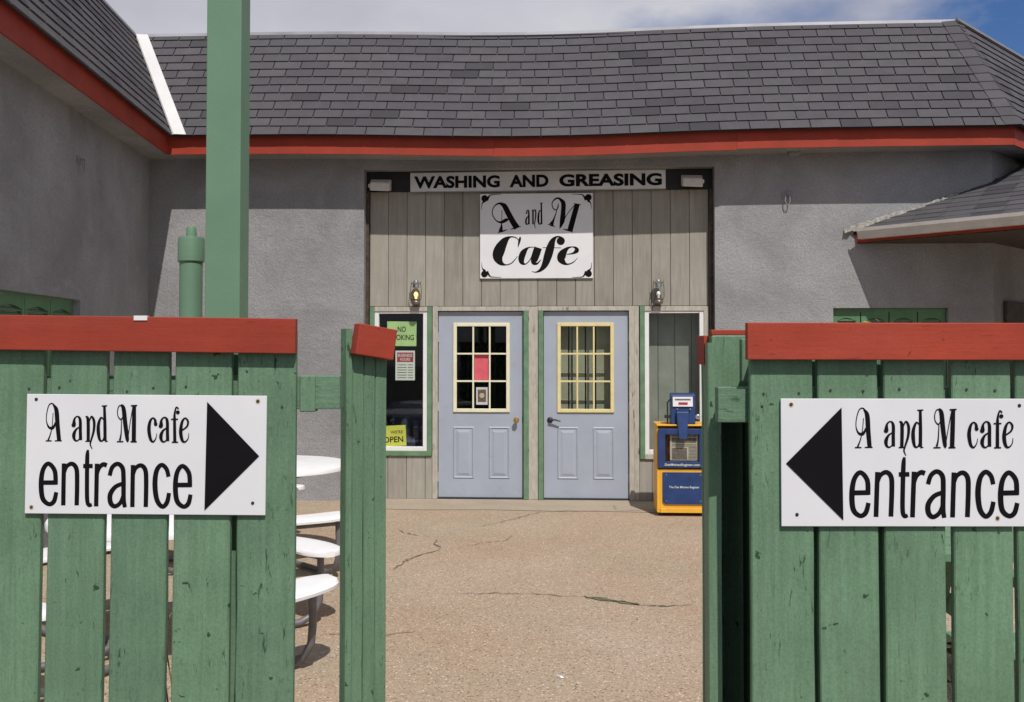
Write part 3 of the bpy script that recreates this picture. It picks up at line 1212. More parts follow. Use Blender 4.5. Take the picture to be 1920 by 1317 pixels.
# --- doors
def door(u0, u1, knob_right, lite_mat, g_mat):
    w = u1 - u0
    z0, z1 = G + 0.022, 2.0
    v0, v1 = .20, .245
    D = empty('door', (u0, v0, z0))
    D.parent = B
    h = z1 - z0
    lx0, lx1 = (0.165, 0.775) if knob_right else (0.15, 0.755)
    lz0, lz1 = 0.927, 1.892
    m = MB()
    th = v1 - v0
    m.box((0, 0, 0), (lx0, th, h)).box((lx1, 0, 0), (w, th, h)).box((lx0, 0, 0), (lx1, th, lz0)).box((lx0, 0, lz1), (lx1, th, h))
    m.build('slab', 'door_paint', D)
    # embossed panels: outer slope in, inner slope out
    for px in ((lx0 - .005, lx0 + .225), (lx1 - .225, lx1 + .005)):
        a, b, c_, d = px[0], px[1], 0.20, 0.765
        pm = MB()
        rings = [(0.0, 0.0005), (.012, -.008), (.024, .0002), (.034, .0002), (.062, -.007)]
        for (i0, y0_), (i1, y1_) in zip(rings, rings[1:]):
            P_ = [(a + i0, y0_ - .001, c_ + i0), (b - i0, y0_ - .001, c_ + i0), (b - i0, y0_ - .001, d - i0), (a + i0, y0_ - .001, d - i0)]
            Q_ = [(a + i1, y1_ - .001, c_ + i1), (b - i1, y1_ - .001, c_ + i1), (b - i1, y1_ - .001, d - i1), (a + i1, y1_ - .001, d - i1)]
            for k in range(4):
                pm.poly([P_[k], P_[(k + 1) % 4], Q_[(k + 1) % 4], Q_[k]])
        i1, y1_ = rings[-1]
        pm.poly([(a + i1, y1_ - .001, c_ + i1), (b - i1, y1_ - .001, c_ + i1), (b - i1, y1_ - .001, d - i1), (a + i1, y1_ - .001, d - i1)])
        pm.build('panel', 'door_paint', D)
    # lite frame, glazing bars, panes
    f = .034
    m = MB()
    m.box((lx0 - .004, -.016, lz0 - .004), (lx0 + f, .02, lz1 + .004)).box((lx1 - f, -.016, lz0 - .004), (lx1 + .004, .02, lz1 + .004))
    m.box((lx0 + f, -.016, lz0 - .004), (lx1 - f, .02, lz0 + f)).box((lx0 + f, -.016, lz1 - f), (lx1 - f, .02, lz1 + .004))
    m.build('lite_frame', lite_mat, D, bevel=.004)
    ax, bx_, az, bz = lx0 + f, lx1 - f, lz0 + f, lz1 - f
    for k in (1, 2):
        x = ax + (bx_ - ax) * k / 3
        MB().box((x - .009, -.011, az), (x + .009, .012, bz)).build('glazing_bar', lite_mat, D, bevel=.002)
        z = az + (bz - az) * k / 3
        MB().box((ax, -.009, z - .009), (bx_, .010, z + .009)).build('glazing_bar', lite_mat, D, bevel=.002)
    for i in range(3):
        for j in range(3):
            x_, X_ = ax + (bx_ - ax) * i / 3 + .009, ax + (bx_ - ax) * (i + 1) / 3 - .009
            z_, Z_ = az + (bz - az) * j / 3 + .009, az + (bz - az) * (j + 1) / 3 - .009
            MB().box((x_, .013, z_), (X_, .017, Z_)).build('pane', g_mat, D)
    if knob_right:
        kx, kz = w - .072, .842
        MB().lathe([(.030, 0), (.030, .006), (.014, .012), (.011, .03), (.024, .042), (.029, .055), (.025, .068), (.0, .074)], (kx, -.0005, kz), 18, 'y').build('knob', 'brass', D, True)
        MB().box((w - .008, -.004, kz - .035), (w - .001, .002, kz + .035)).build('latch', 'dark_metal', D)
        # scrape marks of a worn edge
    else:
        kx, kz = .068, .842
        k_ = MB().lathe([(.032, 0), (.032, .008), (.018, .014), (.013, .04), (.0, .042)], (kx, -.0005, kz), 18, 'y')
        k_.tube([(kx, -.036, kz), (kx + .05, -.046, kz + .004), (kx + .115, -.05, kz - .012)], [.010, .009, .007], 8)
        k_.build('handle', 'dark_metal', D, True)
    for hz in (.22, .98, 1.74):
        hx = -.005 if knob_right else w + .003
        MB().box((hx - .006, -.010, hz - .05), (hx + .008, .0, hz + .05)).build('hinge', 'trim_wood', D)
    return D


dL = door(-0.815, 0.108, True, 'cream', 'glass')
dR = door(0.335, 1.25, False, 'cream_yellow', 'glass_dusty')


# --- windows
def window(u0, u1, z0, z1, mats, g_mat):
    """outer trim from (u0,z0) to (u1,z1): left, right, bottom, top boards, then white sash and the pane"""
    Wn = empty('window', ((u0 + u1) / 2, SV, z0))
    Wn.parent = B
    x0, x1 = -(u1 - u0) / 2, (u1 - u0) / 2
    h = z1 - z0
    t_ = .052
    d0, d1 = -.022, .06

    def bd(a, b, m_):
        c_ = (Vector(a) + Vector(b)) / 2
        mm = MB().box(Vector(a) - c_, Vector(b) - c_)
        mm.build('trim_board', m_, Wn, bevel=.003, loc=c_)
    bd((x0, d0, 0), (x0 + t_, d1, h), mats[0])
    bd((x1 - t_, d0, 0), (x1, d1, h), mats[1])
    bd((x0 + t_, d0 - .001, 0), (x1 - t_, d1, t_), mats[2])
    bd((x0 + t_, d0 - .001, h - t_), (x1 - t_, d1, h), mats[3])
    s = .046
    a, b, c_, d = x0 + t_, x1 - t_, t_, h - t_
    m = MB()
    m.box((a, -.012, c_), (a + s, .05, d)).box((b - s, -.012, c_), (b, .05, d)).box((a + s, -.012, c_), (b - s, .05, c_ + s)).box((a + s, -.012, d - s * .5), (b - s, .05, d))
    m.build('frame', 'white_paint', Wn, bevel=.004)
    MB().box((a + s, .020, c_ + s), (b - s, .025, d - s * .5)).build('pane', g_mat, Wn)
    return Wn


window(-1.568, -0.884, 0.43, 2.055, ('trim_green', 'trim_green', 'trim_green', 'trim_wood'), 'glass')
window(1.372, 2.108, 0.41, 2.055, ('trim_green', 'trim_wood', 'trim_wood', 'trim_wood'), 'glass')

# --- dark room behind the left door and window; boarding behind the right ones
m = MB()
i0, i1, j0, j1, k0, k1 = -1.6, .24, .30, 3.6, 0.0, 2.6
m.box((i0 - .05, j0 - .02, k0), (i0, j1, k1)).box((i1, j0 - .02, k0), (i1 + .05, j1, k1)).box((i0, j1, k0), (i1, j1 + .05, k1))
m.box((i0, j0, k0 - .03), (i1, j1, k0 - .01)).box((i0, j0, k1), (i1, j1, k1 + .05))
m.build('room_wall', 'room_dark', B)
m = MB()
m.box((i1 + .055, .55, 0), (2.2, .6, 2.6)).box((i1 + .055, .29, 2.2), (2.2, .54, 2.25)).box((2.16, .301, 0), (2.2, .54, 2.19))
m.build('room_wall', 'room_dark', B)
bk_ = MB().box((.36, .44, 0.02), (1.26, .46, 2.15)).build('boarding', 'room_dark', B)
x = .40
for wd in (.20, .03, .14, .10, .16, .14):
    plank(x, x + wd, .03, 2.14, bk_, 'board_pale', .36, .02)
    x += wd + (.010 if wd > .05 else .004)
bk2 = MB().box((1.40, .46, 0.3), (2.12, .48, 2.15)).build('boarding', 'room_dark', B)
for i in range(4):
    plank(1.40 + i * .185, 1.40 + (i + 1) * .185, .31, 2.14, bk2, 'board_grey', .40, .03)

# made-up seat shape inside the left window, stands in for a bluish reflection
bo = on_wall('reflection_standin', -1.2, 0.62, 0)
tag(bo, 'made-up dark blue seat shape standing in for a reflection in the left window', 'reflection stand-in')
m = MB()
m.box((-.3, -.05, .0), (.35, .35, .45))
m.build('base', 'room_dark', bo, bevel=.02)
MB().box((-.31, -.08, .45), (.36, .36, .58)).build('standin_cushion', 'reflection_blue', bo, bevel=.04)
MB().box((-.31, .36, .3), (.36, .50, 0.98)).build('standin_back', 'reflection_blue', bo, bevel=.05)

# ================================================================ signs on the building
# long enamel sign
sg = on_wall('washing_and_greasing_sign', 0.266, SV - .032, 3.315)
tag(sg, 'long white sign reading WASHING AND GREASING above the doors', 'sign')
MB().box((-1.386, -.018, .0), (1.386, .0, .205)).build('board', 'sign_grey', sg, bevel=.002)
M_ = MB()
M_.box((-1.39, -.021, -.007), (1.39, .0, -.0005)).box((-1.39, -.021, .2055), (1.39, .0, .212))
M_.build('edge_strip', 'flash_metal', sg)
for wd, a, b in (('WASHING', -1.345, -.405), ('AND', -.30, .125), ('GREASING', .24, 1.345)):
    text_obj(wd, a, .035, b, .170, -.0205, 'letter_black', sg, bold=.042)
sg.rotation_euler = (0, R(-0.25), -TH)

# square cafe sign
CW, CH = 1.228, 0.925
cs = on_wall('cafe_sign', 0.256, SV - .002, 2.36)
tag(cs, 'square white A and M Cafe sign with black corner ornaments, fixed above the doors', 'sign')
MB().box((-CW / 2, -.02, 0), (CW / 2, -.001, CH)).build('board', 'sign_white', cs, bevel=.002)


def cmap(x, y):
    s_ = (x - 148 + (y - 95) * 0.0026) / 1548
    t_ = (y - 95 + (x - 148) * 0.0045) / 1167
    return (s_ - .5) * CW, (1 - t_) * CH


cafe = [
    # C
    [(702, 688, 16), (690, 740, 34), (668, 836, 4)],
    [(688, 752, 8), (640, 700, 14), (560, 692, 26), (488, 745, 96), (418, 860, 152), (392, 960, 140), (428, 1042, 76), (495, 1074, 20), (570, 1056, 14), (622, 1008, 12), (662, 955, 7)],
    # a
    [(885, 832, 10), (812, 838, 20), (748, 900, 78), (716, 980, 86), (724, 1040, 62), (768, 1064, 18), (822, 1020, 12), (862, 945, 10)],
    [(945, 838, 108), (918, 920, 108), (892, 1000, 98), (888, 1046, 62), (932, 1056, 26), (985, 1000, 9)],
    # f
    [(1292, 715, 14), (1250, 690, 16), (1195, 692, 28), (1146, 745, 72), (1112, 840, 108), (1078, 955, 112), (1036, 1070, 86), (976, 1146, 44), (910, 1174, 16), (856, 1164, 7)],
    [(1008, 838, 9), (1258, 841, 8)],
    # e
    [(1335, 930, 10), (1420, 916, 26), (1470, 880, 62), (1462, 846, 40), (1410, 828, 14), (1340, 852, 44), (1278, 925, 110), (1260, 990, 108), (1292, 1042, 62), (1345, 1066, 22), (1422, 1040, 14), (1484, 978, 5)],
    # A
    [(420, 232, 20), (482, 262, 66), (540, 370, 74), (600, 480, 78), (657, 568, 84)],
    [(566, 586, 5), (640, 562, 24), (712, 545, 4)],
    [(500, 250, 34), (422, 226, 26), (352, 260, 16), (316, 340, 12), (336, 420, 14), (390, 478, 18), (450, 485, 38), (510, 455, 46), (545, 452, 6)],
    [(450, 320, 7), (447, 490, 12), (440, 560, 36), (430, 622, 62)],
    [(388, 636, 6), (460, 610, 20), (528, 588, 4)],
    # and
    [(785, 372, 22), (798, 328, 14), (816, 335, 20), (819, 420, 24), (819, 518, 24)],
    [(815, 402, 8), (786, 436, 20), (779, 490, 24), (790, 520, 15), (812, 500, 9)],
    [(860, 318, 10), (875, 345, 22), (875, 518, 22)],
    [(880, 352, 7), (900, 315, 15), (914, 350, 19), (910, 430, 17), (898, 510, 13), (908, 576, 6)],
    [(990, 225, 20), (992, 400, 23), (992, 518, 23)],
    [(972, 228, 10), (1010, 222, 10)],
    [(985, 342, 8), (966, 330, 15), (951, 400, 25), (951, 480, 25), (968, 518, 15), (988, 488, 8)],
    # M
    [(1302, 235, 50), (1242, 166, 28), (1190, 166, 22), (1141, 220, 13), (1146, 285, 13), (1186, 320, 15), (1220, 290, 9), (1226, 225, 6)],
    [(1240, 166, 26), (1290, 225, 60), (1290, 340, 62), (1276, 470, 66), (1242, 578, 8)],
    [(1226, 230, 6), (1192, 360, 12), (1157, 460, 26), (1126, 522, 62)],
    [(1078, 514, 6), (1130, 534, 20), (1184, 550, 4)],
    [(1262, 528, 9), (1350, 372, 9), (1450, 250, 9)],
    [(1482, 245, 68), (1432, 420, 72), (1381, 606, 74)],
    [(1428, 232, 6), (1480, 244, 20), (1534, 250, 6)],
    [(1288, 584, 6), (1350, 599, 22), (1427, 627, 6)],
]
for fx in (lambda x: x, lambda x: 1843 - x):
    for fy in (lambda y: y, lambda y: 1350 - y):
        cafe.append([(fx(240), fy(185), 40), (fx(285), fy(118), 16), (fx(345), fy(107), 9), (fx(440), fy(105), 4)])
        cafe.append([(fx(215), fy(190), 40), (fx(180), fy(225), 14), (fx(172), fy(265), 8), (fx(170), fy(310), 4)])
dots = [(212, 158, 46), (1634, 150, 46), (207, 1200, 46), (1632, 1194, 46), (1255, 746, 56)]
strokes_mesh(cafe, cmap, CW / 1548, -.0208, dots).build('lettering', 'letter_black', cs)

# ================================================================ lamps on the building
for k, (u, z, lab) in enumerate(((-1.435, 3.295, 'white box floodlight at the left end of the long black header'),
                                 (1.925, 3.31, 'white box floodlight at the right end of the long black header'))):
    f = on_wall('flood_light', u, SV - .03, z)
    tag(f, lab, 'floodlight', 'floodlights on the header')
    sgn = 1 if k == 0 else -1
    m = MB()
    m.hexa([(-.105, -.17, .01), (.105, -.17, .0), (.115, -.06, .02), (-.115, -.06, .03), (-.105, -.15, .105), (.105, -.15, .095), (.115, -.05, .15), (-.115, -.05, .155)])
    m.build('housing', 'flood_white', f, bevel=.012)
    MB().box((-.03, -.065, .05), (.03, .0, .11)).build('arm', 'flood_white', f, bevel=.004)
    MB().box((sgn * -.116 - .012, -.13, .05), (sgn * -.116 + .008, -.09, .09)).build('knob', 'flood_white', f, bevel=.004)

for k, (u, z, lab) in enumerate(((-1.05, 2.062, 'lit carriage lantern with glowing yellow bulb over the left window'),
                                 (1.567, 2.062, 'unlit carriage lantern with clear globe over the right window'))):
    f = on_wall('wall_lantern', u, SV, z)
    tag(f, lab, 'lantern', 'lanterns above the windows')
    y = -.085
    m = MB().lathe([(.0, .0), (.03, .0), (.045, .008), (.05, .03), (.04, .045), (.046, .055), (.046, .062), (.0, .064)], (0, y, .01), 18)
    m.build('base', 'lantern_metal', f, True)
    m = MB().lathe([(.040, .0), (.056, .03), (.058, .055), (.047, .085), (.034, .11), (.032, .125)], (0, y, .075), 20)
    m.build('globe', 'glass', f, True)
    m = MB().lathe([(.0, .0), (.012, .0), (.013, .02), (.022, .035), (.024, .05), (.012, .07), (.0, .074)], (0, y, .078), 14)
    m.build('bulb', 'bulb_lit' if k == 0 else 'bulb_white', f, True)
    m = MB().lathe([(.036, .0), (.036, .035), (.048, .042), (.05, .05), (.03, .062), (.026, .075), (.0, .08)], (0, y, .198), 18)
    m.build('cap', 'chrome', f, True)
    m = MB()
    for sx in (-1, 1):
        m.tube([(sx * .044, y, .05), (sx * .062, y, .10), (sx * .060, y, .18), (sx * .05, y, .235), (sx * .054, y, .268)], .004, 6)
    m.box((-.035, -.028, .02), (.035, -.001, .14)).box((-.012, y, .03), (.012, -.02, .05))
    m.build('guard', 'lantern_metal', f)

# ================================================================ papers in the windows
def paper(name, label, cat, u, v, z, w, h, mat, tilt=0.0):
    p = on_wall(name, u, v, z)
    p.rotation_euler = (0, tilt, -TH)
    tag(p, label, cat)
    MB().box((-w / 2, -.0015, 0), (w / 2, 0, h)).build('sheet', mat, p)
    return p


gv = SV + .034          # just behind the window panes
p = paper('no_smoking_sign', 'pale green NO SMOKING notice at the top of the left window', 'notice', -1.225, gv, 1.625, .325, .27, 'paper_green', R(0.5))
text_obj('NO', -.045, .155, .045, .215, -.003, 'letter_black', p, bold=.012)
text_obj('SMOKING', -.135, .065, .135, .125, -.003, 'letter_black', p, bold=.012)
p = paper('business_hours_sign', 'white business hours card with red heading in the left window', 'notice', -1.185, gv, 1.25, .215, .325, 'paper_white')
MB().box((-.09, -.0028, .20), (.09, -.0016, .305)).build('heading', 'paper_red', p)
text_obj('BUSINESS', -.08, .257, .08, .29, -.0045, 'paper_white', p, bold=.01)
text_obj('HOURS', -.055, .213, .055, .246, -.0045, 'paper_white', p, bold=.01)
m = MB()
for i in range(6):
    z = .025 + i * .028
    m.box((-.085, -.0026, z), (-.085 + .10, -.0016, z + .008)).box((.03, -.0026, z), (.085, -.0016, z + .008))
m.build('hour_lines', 'news_ink', p)
p = paper('open_sign', "yellow WE'RE OPEN notice in the bottom of the left window", 'notice', -1.305, gv, .53, .275, .225, 'paper_yellow', R(-3))
text_obj("WE'RE", -.03, .135, .105, .17, -.003, 'letter_black', p, bold=.004)
text_obj('OPEN', -.115, .04, .105, .105, -.003, 'letter_black', p, bold=.014)
dv = .2 + .022
p = paper('pink_paper', 'bright pink sheet behind the middle pane of the left door', 'paper', -0.34, dv, 1.253, .168, .295, 'paper_pink')
p = paper('small_poster', 'small brown picture card behind the bottom middle pane of left door', 'poster', -0.342, dv, 0.985, .125, .19, 'sign_white')
MB().box((-.045, -.0028, .03), (.045, -.0016, .165)).build('picture', 'poster_brown', p)
MB().lathe([(.0, .0), (.028, .0), (.028, .001), (.0, .001)], (0, -.0029, .10), 14, 'y').build('picture_detail', 'newsprint', p)

# ================================================================ small fixings on the walls
def hook(name, label, loc, rz):
    h_ = empty(name, loc, rz)
    tag(h_, label, 'bracket')
    m = MB().box((-.05, -.012, -.03), (.05, 0, .03)).box((-.012, -.06, -.005), (.012, -.01, .01))
    m.build('plate', 'stucco', h_, bevel=.004)
    m = MB().tube([(-.022, -.045, .0), (-.024, -.05, -.08), (-.012, -.05, -.115), (.012, -.05, -.115), (.024, -.05, -.08), (.022, -.045, .0)], .006, 6)
    m.build('loop', 'flash_metal', h_)


hook('wall_hook', 'small metal wall bracket with hanging loop right of the entrance bay', W(2.911, 0, 3.228), -TH)
p = on_wing(2.275, 0.0, 3.25)
hook('wall_hook', 'small dark wall bracket high on the shaded left wing wall', W(*p), -TH + math.atan2(WN.y, WN.x) + math.pi / 2)
jb = on_wall('junction_box', 2.97, -.10, 3.645)
tag(jb, 'small grey box under the eave right of the entrance bay', 'junction box')
MB().box((-.055, -.05, -.02), (.055, .05, .028)).build('cover', 'stucco', jb, bevel=.006)

# ================================================================ newspaper box
nb = empty('newspaper_box', (1.665, 9.95, G), -TH)
tag(nb, 'yellow and blue newspaper vending box standing by the right window', 'newspaper box')
BW, BD, BH = .245, .43, .88
m = MB()
m.box((-BW, .02, .035), (-BW + .015, BD, BH)).box((BW - .015, .02, .035), (BW, BD, BH)).box((-BW + .015, BD - .015, .035), (BW - .015, BD, BH))
m.box((-BW, .0, BH), (BW, BD, BH + .015)).box((-BW + .015, .02, .035), (BW - .015, BD - .015, .05))
m.box((-BW, .0, .035), (-BW + .03, .02, .46)).box((BW - .03, .0, .035), (BW, .02, .46)).box((-BW + .03, .0, .08), (BW - .03, .02, .46))
m.box((-BW + .03, -.012, .035), (BW - .03, .02, .08))
m.build('cabinet', 'box_yellow', nb, bevel=.004)
for sx in (-.2, .2):
    MB().box((sx - .02, .06, 0), (sx + .02, BD - .05, .034)).build('foot', 'dark_metal', nb)
m = MB()
wx0, wx1, wz0, wz1 = -.165, .165, .535, .80
m.box((-BW + .012, -.02, .475), (wx0, .012, .855)).box((wx1, -.02, .475), (BW - .012, .012, .855))
m.box((wx0, -.02, .475), (wx1, .012, wz0)).box((wx0, -.02, wz1), (wx1, .012, .855))
nd = m.build('door', 'box_blue', nb, bevel=.003)
MB().box((wx0, -.006, wz0), (wx1, -.002, wz1)).build('pane', 'glass', nd)
text_obj('DesMoinesRegister.com', -.17, .487, .17, .518, -.0225, 'paper_white', nb, bold=.012)
m = MB().slab([(-.19, -.003, .14), (-.165, -.003, .12), (.205, -.003, .12), (.205, -.003, .43), (-.19, -.003, .43)], [(-.19, -.014, .14), (-.165, -.014, .12), (.205, -.014, .12), (.205, -.014, .43), (-.19, -.014, .43)])
m.build('lower_panel', 'box_blue', nb)
text_obj('The Des Moines Register', -.13, .27, .165, .298, -.0165, 'paper_white', nb, bold=.01)
for x, z in ((-.155, .15), (.175, .15), (-.155, .405), (.175, .405)):
    MB().lathe([(.007, 0), (.006, .003), (.0, .004)], (x, -.0145, z), 8, 'y').build('rivet', 'chrome', nb)
m = MB()
m.hexa([(-.105, .03, BH + .016), (.135, .03, BH + .016), (.135, .20, BH + .016), (-.105, .20, BH + .016), (-.105, .05, 1.185), (.135, .05, 1.185), (.135, .17, 1.20), (-.105, .17, 1.20)])
m.build('coin_unit', 'box_blue', nb, bevel=.008)
m = MB()
m.hexa([(-.035, -.045, .755), (.045, -.045, .755), (.045, -.022, .755), (-.035, -.022, .755), (-.055, -.01, 1.02), (.065, -.01, 1.02), (.065, .04, 1.02), (-.055, .04, 1.02)])
m.build('coin_chute', 'box_blue', nb, bevel=.006)
cd = MB().hexa([(-.085, .027, 1.07), (.11, .027, 1.07), (.11, .034, 1.07), (-.085, .034, 1.07), (-.085, .036, 1.165), (.11, .036, 1.165), (.11, .045, 1.165), (-.085, .045, 1.165)]).build('price_card', 'sign_white', nb)
MB().hexa([(-.065, .0300, 1.132), (.09, .0300, 1.132), (.09, .031, 1.132), (-.065, .031, 1.132), (-.065, .0312, 1.146), (.09, .0312, 1.146), (.09, .032, 1.146), (-.065, .032, 1.146)]).build('print_line', 'news_ink', cd)
MB().hexa([(-.03, .0262, 1.088), (.06, .0262, 1.088), (.06, .027, 1.088), (-.03, .027, 1.088), (-.03, .0282, 1.112), (.06, .0282, 1.112), (.06, .029, 1.112), (-.03, .029, 1.112)]).build('print_line', 'paper_red', cd)
m = MB().tube([(-.135, .06, BH + .016), (-.135, .06, 1.11), (-.105, .07, 1.14)], .008, 8)
m.box((-.165, .03, .955), (-.10, .08, .985))
m.build('lock_bar', 'dark_metal', nb)
m = MB().lathe([(.025, .0), (.025, .01), (.012, .015), (.0, .015)], (.16, .045, .97), 14, 'y').box((.13, .05, .96), (.16, .07, .98))
m.build('coin_return', 'chrome', nb)
for sx in (-.03, .06):
    MB().lathe([(.010, .0), (.009, .004), (.0, .005)], (sx * 1.4, .0275, 1.045), 10, 'y').build('screw', 'chrome', nb)

nw = empty('newspaper', W(0, 0, 0), -TH)
nw.location = Matrix.Translation(nb.location) @ Matrix.Rotation(-TH, 4, 'Z') @ Vector((.02, .03, .54))
tag(nw, 'folded newspaper behind the pane of the vending box', 'newspaper')
MB().box((-.135, 0, 0), (.142, .03, .255)).build('pages', 'newsprint', nw, bevel=.004)
m = MB()
m.box((-.115, -.002, .175), (.12, -.0005, .225)).box((-.115, -.002, .235), (.125, -.0005, .248))
m.box((-.115, -.002, .012), (.03, -.0005, .125))
for i in range(9):
    m.box((.045, -.002, .015 + i * .014), (.125, -.0005, .021 + i * .014))
for i in range(2):
    m.box((-.115, -.002, .14 + i * .014), (.12, -.0005, .146 + i * .014))
m.build('print', 'news_ink', nw)

# ================================================================ fences
def wobble_plank(w, th, h, seed, segs=9):
    """board standing on the local origin, edges a little uneven"""
    rn = random.Random(seed)
    m = MB()
    b = .003
    ring = []
    for i in range(segs + 1):
        z = h * i / segs
        dl, dr_ = rn.uniform(-.0012, .0012), rn.uniform(-.0012, .0012)
        dy = rn.uniform(-.0008, .0008)
        x0, x1 = -w / 2 + dl, w / 2 + dr_
        ring.append([(x0 + b, dy, z), (x1 - b, dy, z), (x1, b + dy, z), (x1, th + dy, z), (x0, th + dy, z), (x0, b + dy, z)])
    for r_ in ring:
        m.v += r_
    for i in range(segs):
        for k in range(6):
            a, c_ = i * 6 + k, i * 6 + (k + 1) % 6
            m.f.append((a, c_, c_ + 6, a + 6))
    m.f.append((5, 4, 3, 2, 1, 0))
    n = segs * 6
    m.f.append(tuple(n + k for k in range(6)))
    return m


paint('nail_rust', (0.05, 0.045, 0.035), 0.7, 0.3, 40, 0.0)
nail_mesh = MB().lathe([(.0034, 0), (.0032, .0012), (.0, .0016)], (0, 0, 0), 8, 'y').mesh('nail', 'nail_rust')


def fence_plank(parent, x0, x1, y, z0, z1, seed, mat='green_wood', th=.02, tilt=0.0):
    o = wobble_plank(x1 - x0, th, z1 - z0, seed).build('plank', mat, parent, loc=((x0 + x1) / 2, y, z0))
    o.rotation_euler = (0, tilt, 0)
    o.location.x -= math.tan(tilt) * (1.57 - z0)
    rn = random.Random(seed)
    for zz in (1.51, 1.47):
        for sx in (-1, 1):
            if rn.random() < .3:
                continue
            n_ = bpy.data.objects.new('nail', nail_mesh)
            col.objects.link(n_)
            n_.parent = o
            n_.location = (sx * (x1 - x0) * rn.uniform(.22, .34), -.0012, zz - z0 + rn.uniform(-.008, .008))
    return o


LFY = 2.60
lf = empty('picket_fence', (-1.1, LFY, 0))
tag(lf, 'green board fence with red cap left of the gap in front of white tables', 'fence', 'green fences flanking the entrance gap')
ox = -1.1
edges = [(-1.985, -1.842), (-1.825, -1.682), (-1.664, -1.520), (-1.502, -1.358), (-1.341, -1.200), (-1.183, -1.038), (-1.022, -0.879), (-0.863, -0.719), (-0.702, -0.5545)]
for i, (a, b) in enumerate(edges):
    fence_plank(lf, a - ox, b - ox, 0, .06, 1.66, 20 + i, tilt=R((0.4, .4, .6, .5, .6, .5, .4, .25, .12)[i]))
m = MB()
m.box((-.92, -.027, -.0445), (.55, -.0012, .0445))
cp_ = m.build('cap_board', 'red_wood', lf, bevel=.002, loc=(0, 0, 1.652))
cp_.rotation_euler = (0, R(.75), 0)
cp_.location = (0, 0, 1.6535)
MB().box((-.92, -.019, -.043), (.655, .019, .043)).build('rail', 'green_wood_flat', lf, bevel=.002, loc=(0, .043, 1.501))
MB().box((-.92, -.019, -.043), (.543, .019, .043)).build('rail', 'green_wood_flat', lf, bevel=.002, loc=(0, .043, .30))
MB().box((-.044, -.044, G), (.044, .044, 1.655)).build('post', 'green_wood', lf, bevel=.003, loc=(.392, .107, 0))
MB().box((-.044, -.044, G), (.044, .044, 1.655)).build('post', 'green_wood', lf, bevel=.003, loc=(-.8, .107, 0))
MB().box((-.02, -.022, -.048), (.02, .022, .046)).build('rail_block', 'green_wood', lf, bevel=.003, loc=(.572, .040, 1.499))

RFY = 2.45
rf = empty('picket_fence', (1.1, RFY, 0))
tag(rf, 'green board fence with red cap right of the entrance gap', 'fence', 'green fences flanking the entrance gap')
ox = 1.1
edges = [(.5755, .726), (.738, .882), (.897, 1.043), (1.062, 1.2035), (1.216, 1.36), (1.376, 1.52), (1.536, 1.68), (1.697, 1.84)]
for i, (a, b) in enumerate(edges):
    fence_plank(rf, a - ox, b - ox, 0, .06, 1.64, 60 + i, tilt=R((0, -.05, -.05, -.1, -.05, .1, 0, .2)[i]))
c2 = MB().box((-.537, -.027, -.0445), (.80, -.0012, .0445)).build('cap_board', 'red_wood', rf, bevel=.002, loc=(0, 0, 1.632))
c2.rotation_euler = (0, R(.1), 0)
MB().box((-.598, -.019, -.043), (.80, .019, .043)).build('rail', 'green_wood_flat', rf, bevel=.002, loc=(0, .043, 1.478))
MB().box((-.52, -.019, -.043), (.80, .019, .043)).build('rail', 'green_wood_flat', rf, bevel=.002, loc=(0, .043, .30))
MB().box((-.044, -.044, G), (.044, .044, 1.63)).build('post', 'green_wood', rf, bevel=.003, loc=(-.352, .107, 0))
MB().box((-.044, -.044, G), (.044, .044, 1.63)).build('post', 'green_wood', rf, bevel=.003, loc=(-.213, .112, 0))
MB().box((-.044, -.044, G), (.044, .044, 1.63)).build('post', 'green_wood', rf, bevel=.003, loc=(.74, .107, 0))

# gate post left: three narrow boards, a side board and its own tilted cap
gp = empty('gate_post', (-.402, 2.90, 0), R(36))
tag(gp, 'narrow green gate post with tilted red cap beside the left fence', 'gate post')
for i in range(3):
    wobble_plank(.036, .03, 1.69, 90 + i).build('plank', 'green_wood', gp, loc=(-.042 + i * .037, 0, G))
wobble_plank(.02, .036, 1.71, 95).build('side_board', 'green_wood', gp, loc=(-.0705, -.003, G))
m = MB().box((-.068, -.018, -.044), (.054, .018, .044))
q = m.build('cap_board', 'red_wood', gp, bevel=.003, loc=(.004, -.0205, 1.632))
q.rotation_euler = (0, R(8.5), 0)

# gate return right: shaded boards running back, end strip, block and cap
gr = empty('gate_return', (.60, 2.55, 0), 0)
tag(gr, 'short shaded green gate panel with red cap beside the right fence', 'gate panel')
a_, b_ = Vector((-.002, -.03)), Vector((.068, .40))
dd = (b_ - a_)
for i in range(3):
    o = wobble_plank(.142, .02, 1.63, 100 + i).build('plank', 'green_wood', gr, loc=(*(a_ + dd * (i + .5) / 3), G))
    o.rotation_euler = (0, 0, math.atan2(dd.y, dd.x) + math.pi)
sb = wobble_plank(.34, .034, 1.67, 110).build('side_board', 'green_wood', gr, loc=(-.070, .235, G))
sb.rotation_euler = (0, 0, math.atan2(.33, .052) + math.pi)
wobble_plank(.12, .02, 1.67, 111).build('back_board', 'green_wood', gr, loc=(.015, .405, G))
MB().box((-.055, -.085, -.01), (.055, .085, .01)).build('added_cover_board', 'green_wood_flat', gr, loc=(.0, .315, 1.60))  # hidden lid, added to keep sky light out of the dark gap
MB().box((-.052, -.03, -.075), (.052, .03, .075)).build('block', 'green_wood', gr, bevel=.004, loc=(-.012, .20, 1.575))
MB().box((-.008, -.05, -.040), (.008, .05, .040)).build('cap_board', 'red_wood', gr, bevel=.002, loc=(-.070, .26, 1.61))
MB().box((-.053, -.016, -.007), (.056, .016, .007)).build('cap_strip', 'red_wood', gr, bevel=.002, loc=(-.011, .19, 1.658))
